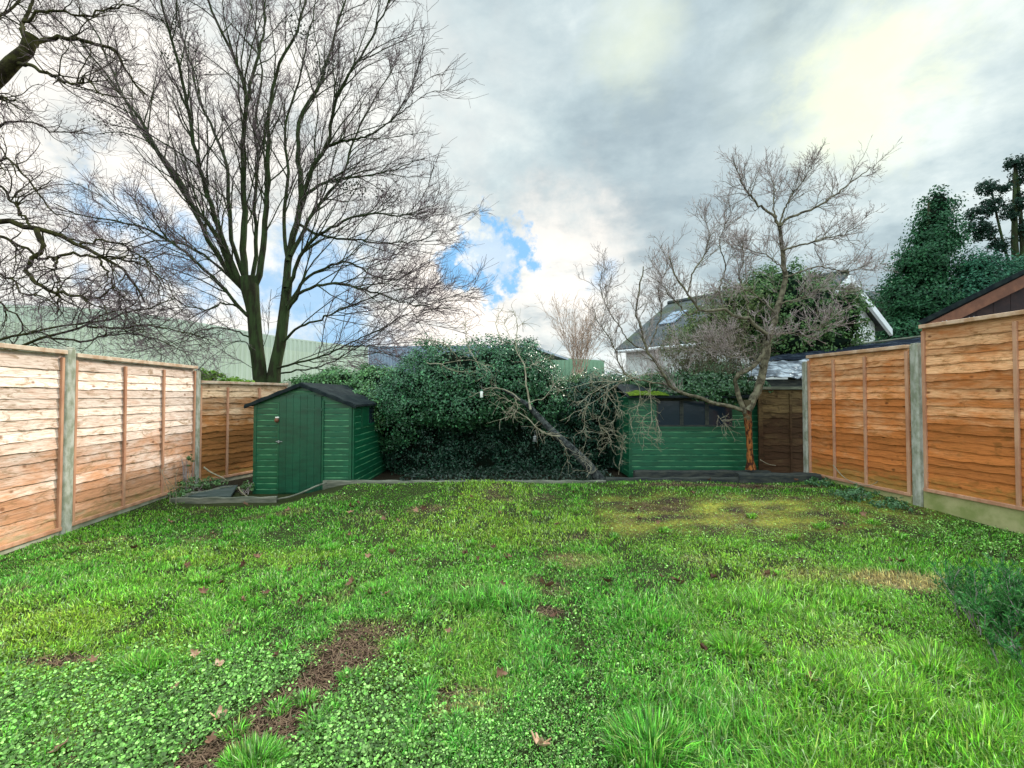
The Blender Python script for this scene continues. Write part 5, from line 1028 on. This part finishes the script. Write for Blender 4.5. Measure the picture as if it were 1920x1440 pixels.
# brown building at the right
t = empty('outbuilding', (9.5, 8.5, 0), 'brown timber outbuilding gable rising over the right fence', 'building')
Yg = 7.6; e = P(1722, 610, Yg); ap = P(2150, 396, Yg); e2 = np.array([2*ap[0]-e[0], Yg, e[2]]); dv = np.array([5.5, 3.2, 0])
m_ = MB(); m_.prism([e+[-.05, -.12, .0], ap+[0, -.12, 0], ap+[0, -.12, .07], e+[-.12, -.12, .05]], dv); m_.prism([e2+[.05, -.12, .0], ap+[0.001, -.12, 0], ap+[0.001, -.12, .07], e2+[.12, -.12, .05]], dv); m_.build('roof', M['felt'], t)
for ee in (e, e2):
    m_ = MB(); m_.prism([ee+[0, -.10, -.02], ap+[0, -.10, -.02], ap+[0, -.10, -.24], ee+[0, -.10, -.20]], (0, .04, 0)); m_.build('bargeboard', M['brown_board'], t)
m_ = MB(); zc = e[2]-.05
nb = 26
for i in range(nb):
    x0 = e[0]+.1+(e2[0]-e[0]-.2)*i/nb; x1 = e[0]+.1+(e2[0]-e[0]-.2)*(i+1)/nb-.008; hz = lambda x: e[2]+(ap[2]-e[2])*(1-abs(x-ap[0])/(ap[0]-e[0]))-.03
    m_.prism([(x0, Yg, 0), (x1, Yg, 0), (x1, Yg, hz(x1)), (x0, Yg, hz(x0))], (0, .03, 0))
m_.build('gable_wall', M['dark_gable'], t)
# lean-to under plastic sheeting
t = empty('lean_to', (6.5, 9.2, 0), 'lean-to roofed with wrinkled black plastic sheeting behind the fence', 'lean-to')
def sheetmesh(c00, c10, c01, c11, nu, nv, amp, fq, name, mt, parent):
    U, Vv = np.meshgrid(np.linspace(0, 1, nu), np.linspace(0, 1, nv)); c = lambda q: np.asarray(q, float)[None, None]
    S = c(c00)*(1-U)[..., None]*(1-Vv)[..., None]+c(c10)*U[..., None]*(1-Vv)[..., None]+c(c01)*(1-U)[..., None]*Vv[..., None]+c(c11)*U[..., None]*Vv[..., None]
    S[..., 2] += amp*lump(U*fq*2.2+3, Vv*fq*.8+U*2, 1.6); S = S.reshape(-1, 3); i = np.arange(nu-1)[None]+nu*np.arange(nv-1)[:, None]
    o = npmesh(name, S, quads=np.stack([i, i+1, i+1+nu, i+nu], -1).reshape(-1, 4), mat=M[mt], parent=parent, smooth=True); md = o.modifiers.new('th', 'SOLIDIFY'); md.thickness = .012; return o
sheetmesh(P(1425, 681, 9.0), P(1735, 650, 9.0), P(1405, 672, 10.6), P(1735, 632, 10.6), 90, 26, .022, 5, 'black_sheet', 'tarp', t)
sheetmesh(P(1396, 706, 8.25), P(1530, 706, 8.25), P(1412, 682, 8.95), P(1560, 670, 8.95), 60, 20, .02, 5, 'silver_sheet', 'sheet', t)
m_ = MB(); q0 = P(1405, 670, 10.62); q1 = P(1735, 630, 10.62); m_.tube([q0, q1], .03, 6); m_.build('ridge_batten', M['edging'], t)
m_ = MB(); a0 = P(1390, 709, 8.3); a1 = P(1560, 709, 8.3); m_.box((a0[0], 8.35, 0), (a1[0]-a0[0], 0, 0), (0, .05, 0), (0, 0, a0[2]-.02)); m_.build('wall', M['sleeper'], t)
m_ = MB(); m_.box((a1[0], 9.0, 0), (2.5, 0, 0), (0, .05, 0), (0, 0, 2.25)); m_.build('wall', M['sleeper'], t)
# ------------------------------------------------------------------ sky
sun_el = math.radians(31); sun_az = math.radians(39)
w = bpy.data.worlds.new('World'); bpy.context.scene.world = w; w.use_nodes = True; nt = NT(w.node_tree); bg = nt.n['Background']
sky = nt.new('ShaderNodeTexSky', sky_type='NISHITA'); sky.sun_disc = False; sky.sun_elevation = sun_el; sky.sun_rotation = sun_az
tc = nt.new('ShaderNodeTexCoord'); D = tc.outputs['Generated']
nrmz = nt.vmath('NORMALIZE', D); sep = nt.new('ShaderNodeSeparateXYZ'); nt.l.new(nrmz, sep.inputs[0])
zc = nt.math('MAXIMUM', sep.outputs[2], 0.0); den = nt.math('ADD', zc, .22)
cv = nt.new('ShaderNodeCombineXYZ'); nt.l.new(nt.math('DIVIDE', sep.outputs[0], den), cv.inputs[0]); nt.l.new(nt.math('DIVIDE', sep.outputs[1], den), cv.inputs[1]); nt.l.new(nt.math('MULTIPLY', zc, 1.5), cv.inputs[2])
n1 = nt.noise(nt.mapping(cv.outputs[0], (1, 1, 1), (2.3, .7, 0)), 1.1, 8, .56, .2); n2 = nt.noise(nt.mapping(cv.outputs[0], (1, 1, 1), (7.1, 3.3, 1)), 3.0, 9, .60, .15); n3 = nt.noise(nrmz, 13, 8, .62)
def lobe(px, py, inner, outer, wob=.06):
    v = P(px, py, 1.0)-np.array([0, 0, CAMH]); v = unit(v); vv = nt.vmath('SUBTRACT', nrmz, tuple(v)); ln = nt.vmath('LENGTH', vv)
    ln = nt.math('ADD', ln, nt.math('MULTIPLY', nt.math('SUBTRACT', n3, .5), wob*4)); return nt.maprange(ln, inner, outer, 1, 0)
cloud = nt.ramp(nt.math('ADD', nt.math('MULTIPLY', n1, .52), nt.math('ADD', nt.math('MULTIPLY', n2, .36), nt.math('MULTIPLY', n3, .12))), [(.41, (.34, .43, .47)), (.475, (.46, .56, .59)), (.53, (.59, .68, .69)), (.58, (.74, .81, .79))])
dark = nt.math('MAXIMUM', nt.math('MAXIMUM', lobe(1260, 330, .05, .42, .1), nt.math('MULTIPLY', lobe(930, 120, .05, .35, .1), .7)), nt.math('MULTIPLY', lobe(1010, 400, .02, .16, .06), .8))
cloud = nt.mix(nt.math('MULTIPLY', dark, .34), cloud, (.33, .41, .46))
gl = nt.math('MAXIMUM', nt.math('MAXIMUM', lobe(1640, 140, .01, .17, .07), nt.math('MULTIPLY', lobe(1190, 90, .0, .12, .04), .5)), nt.math('MULTIPLY', lobe(1640, 60, .0, .28, .07), .25))
cloud = nt.mix(nt.math('MULTIPLY', nt.math('MULTIPLY', gl, nt.maprange(n2, .38, .56, .4, 1.0)), .85), cloud, (.88, .92, .66))
wh = nt.math('MAXIMUM', nt.math('MULTIPLY', lobe(230, 300, .1, .75, .12), .8), nt.math('MAXIMUM', nt.math('MULTIPLY', lobe(850, 600, .05, .34, .08), 1.0), nt.math('MULTIPLY', lobe(1050, 520, .02, .26, .07), .9)))
cloud = nt.mix(nt.math('MULTIPLY', wh, nt.maprange(n2, .30, .55, .35, 1.0)), cloud, (.98, .91, .83))
# blue gaps
gap = nt.math('MAXIMUM', nt.math('MAXIMUM', nt.math('MULTIPLY', lobe(918, 482, .055, .095, .075), nt.maprange(n3, .44, .56, 1.0, .5)), nt.math('MULTIPLY', lobe(590, 560, .03, .17, .12), .75)), nt.math('MAXIMUM', nt.math('MULTIPLY', lobe(300, 450, .0, .13, .12), .75), nt.math('MAXIMUM', nt.math('MULTIPLY', lobe(1130, 520, .0, .05, .035), .7), nt.math('MULTIPLY', lobe(640, 640, .03, .12, .06), .8))))
skyc = nt.vmath('SCALE', sky.outputs[0]); nt.n[-1].inputs['Scale'].default_value = .085
skb = nt.mix(.8, skyc, (.22, .52, .86))
# overcast sky with brightness added overhead and behind the viewer to light the lawn
el = nt.maprange(sep.outputs[2], .70, .98, 0, 1.0); bk = nt.maprange(sep.outputs[1], .30, -.45, 0, 1.0); lf = nt.maprange(sep.outputs[2], .0, .3)
br = nt.math('ADD', 1.0, nt.math('MULTIPLY', nt.math('MAXIMUM', el, nt.math('MULTIPLY', nt.math('MULTIPLY', bk, lf), .40)), 4.6))
tot = nt.mix(gap, cloud, skb); sc_ = nt.new('ShaderNodeVectorMath', operation='SCALE'); nt.l.new(tot, sc_.inputs[0]); nt.l.new(br, sc_.inputs['Scale'])
nt.l.new(sc_.outputs[0], bg.inputs[0]); bg.inputs[1].default_value = 1.0
dv = Vector((math.sin(sun_az)*math.cos(sun_el), math.cos(sun_az)*math.cos(sun_el), math.sin(sun_el)))
sl = bpy.data.lights.new('sun', 'SUN'); sl.energy = 3.6; sl.angle = math.radians(12); sl.color = (1, .94, .82); so_ = bpy.data.objects.new('sun', sl); C.objects.link(so_); so_.rotation_euler = dv.to_track_quat('Z', 'Y').to_euler()
# ------------------------------------------------------------------ camera
cam = bpy.data.cameras.new('camera'); cam.sensor_width = 36; cam.lens = 36*F/1920; cam.clip_end = 2000; cam.clip_start = .05
co = bpy.data.objects.new('camera', cam); C.objects.link(co); co.location = (0, 0, CAMH); co.rotation_euler = (PI/2+PITCH, 0, 0)
sc = bpy.context.scene; sc.camera = co; sc.view_settings.view_transform = 'Standard'; sc.view_settings.look = 'None'; sc.view_settings.exposure = .35; sc.view_settings.gamma = 1
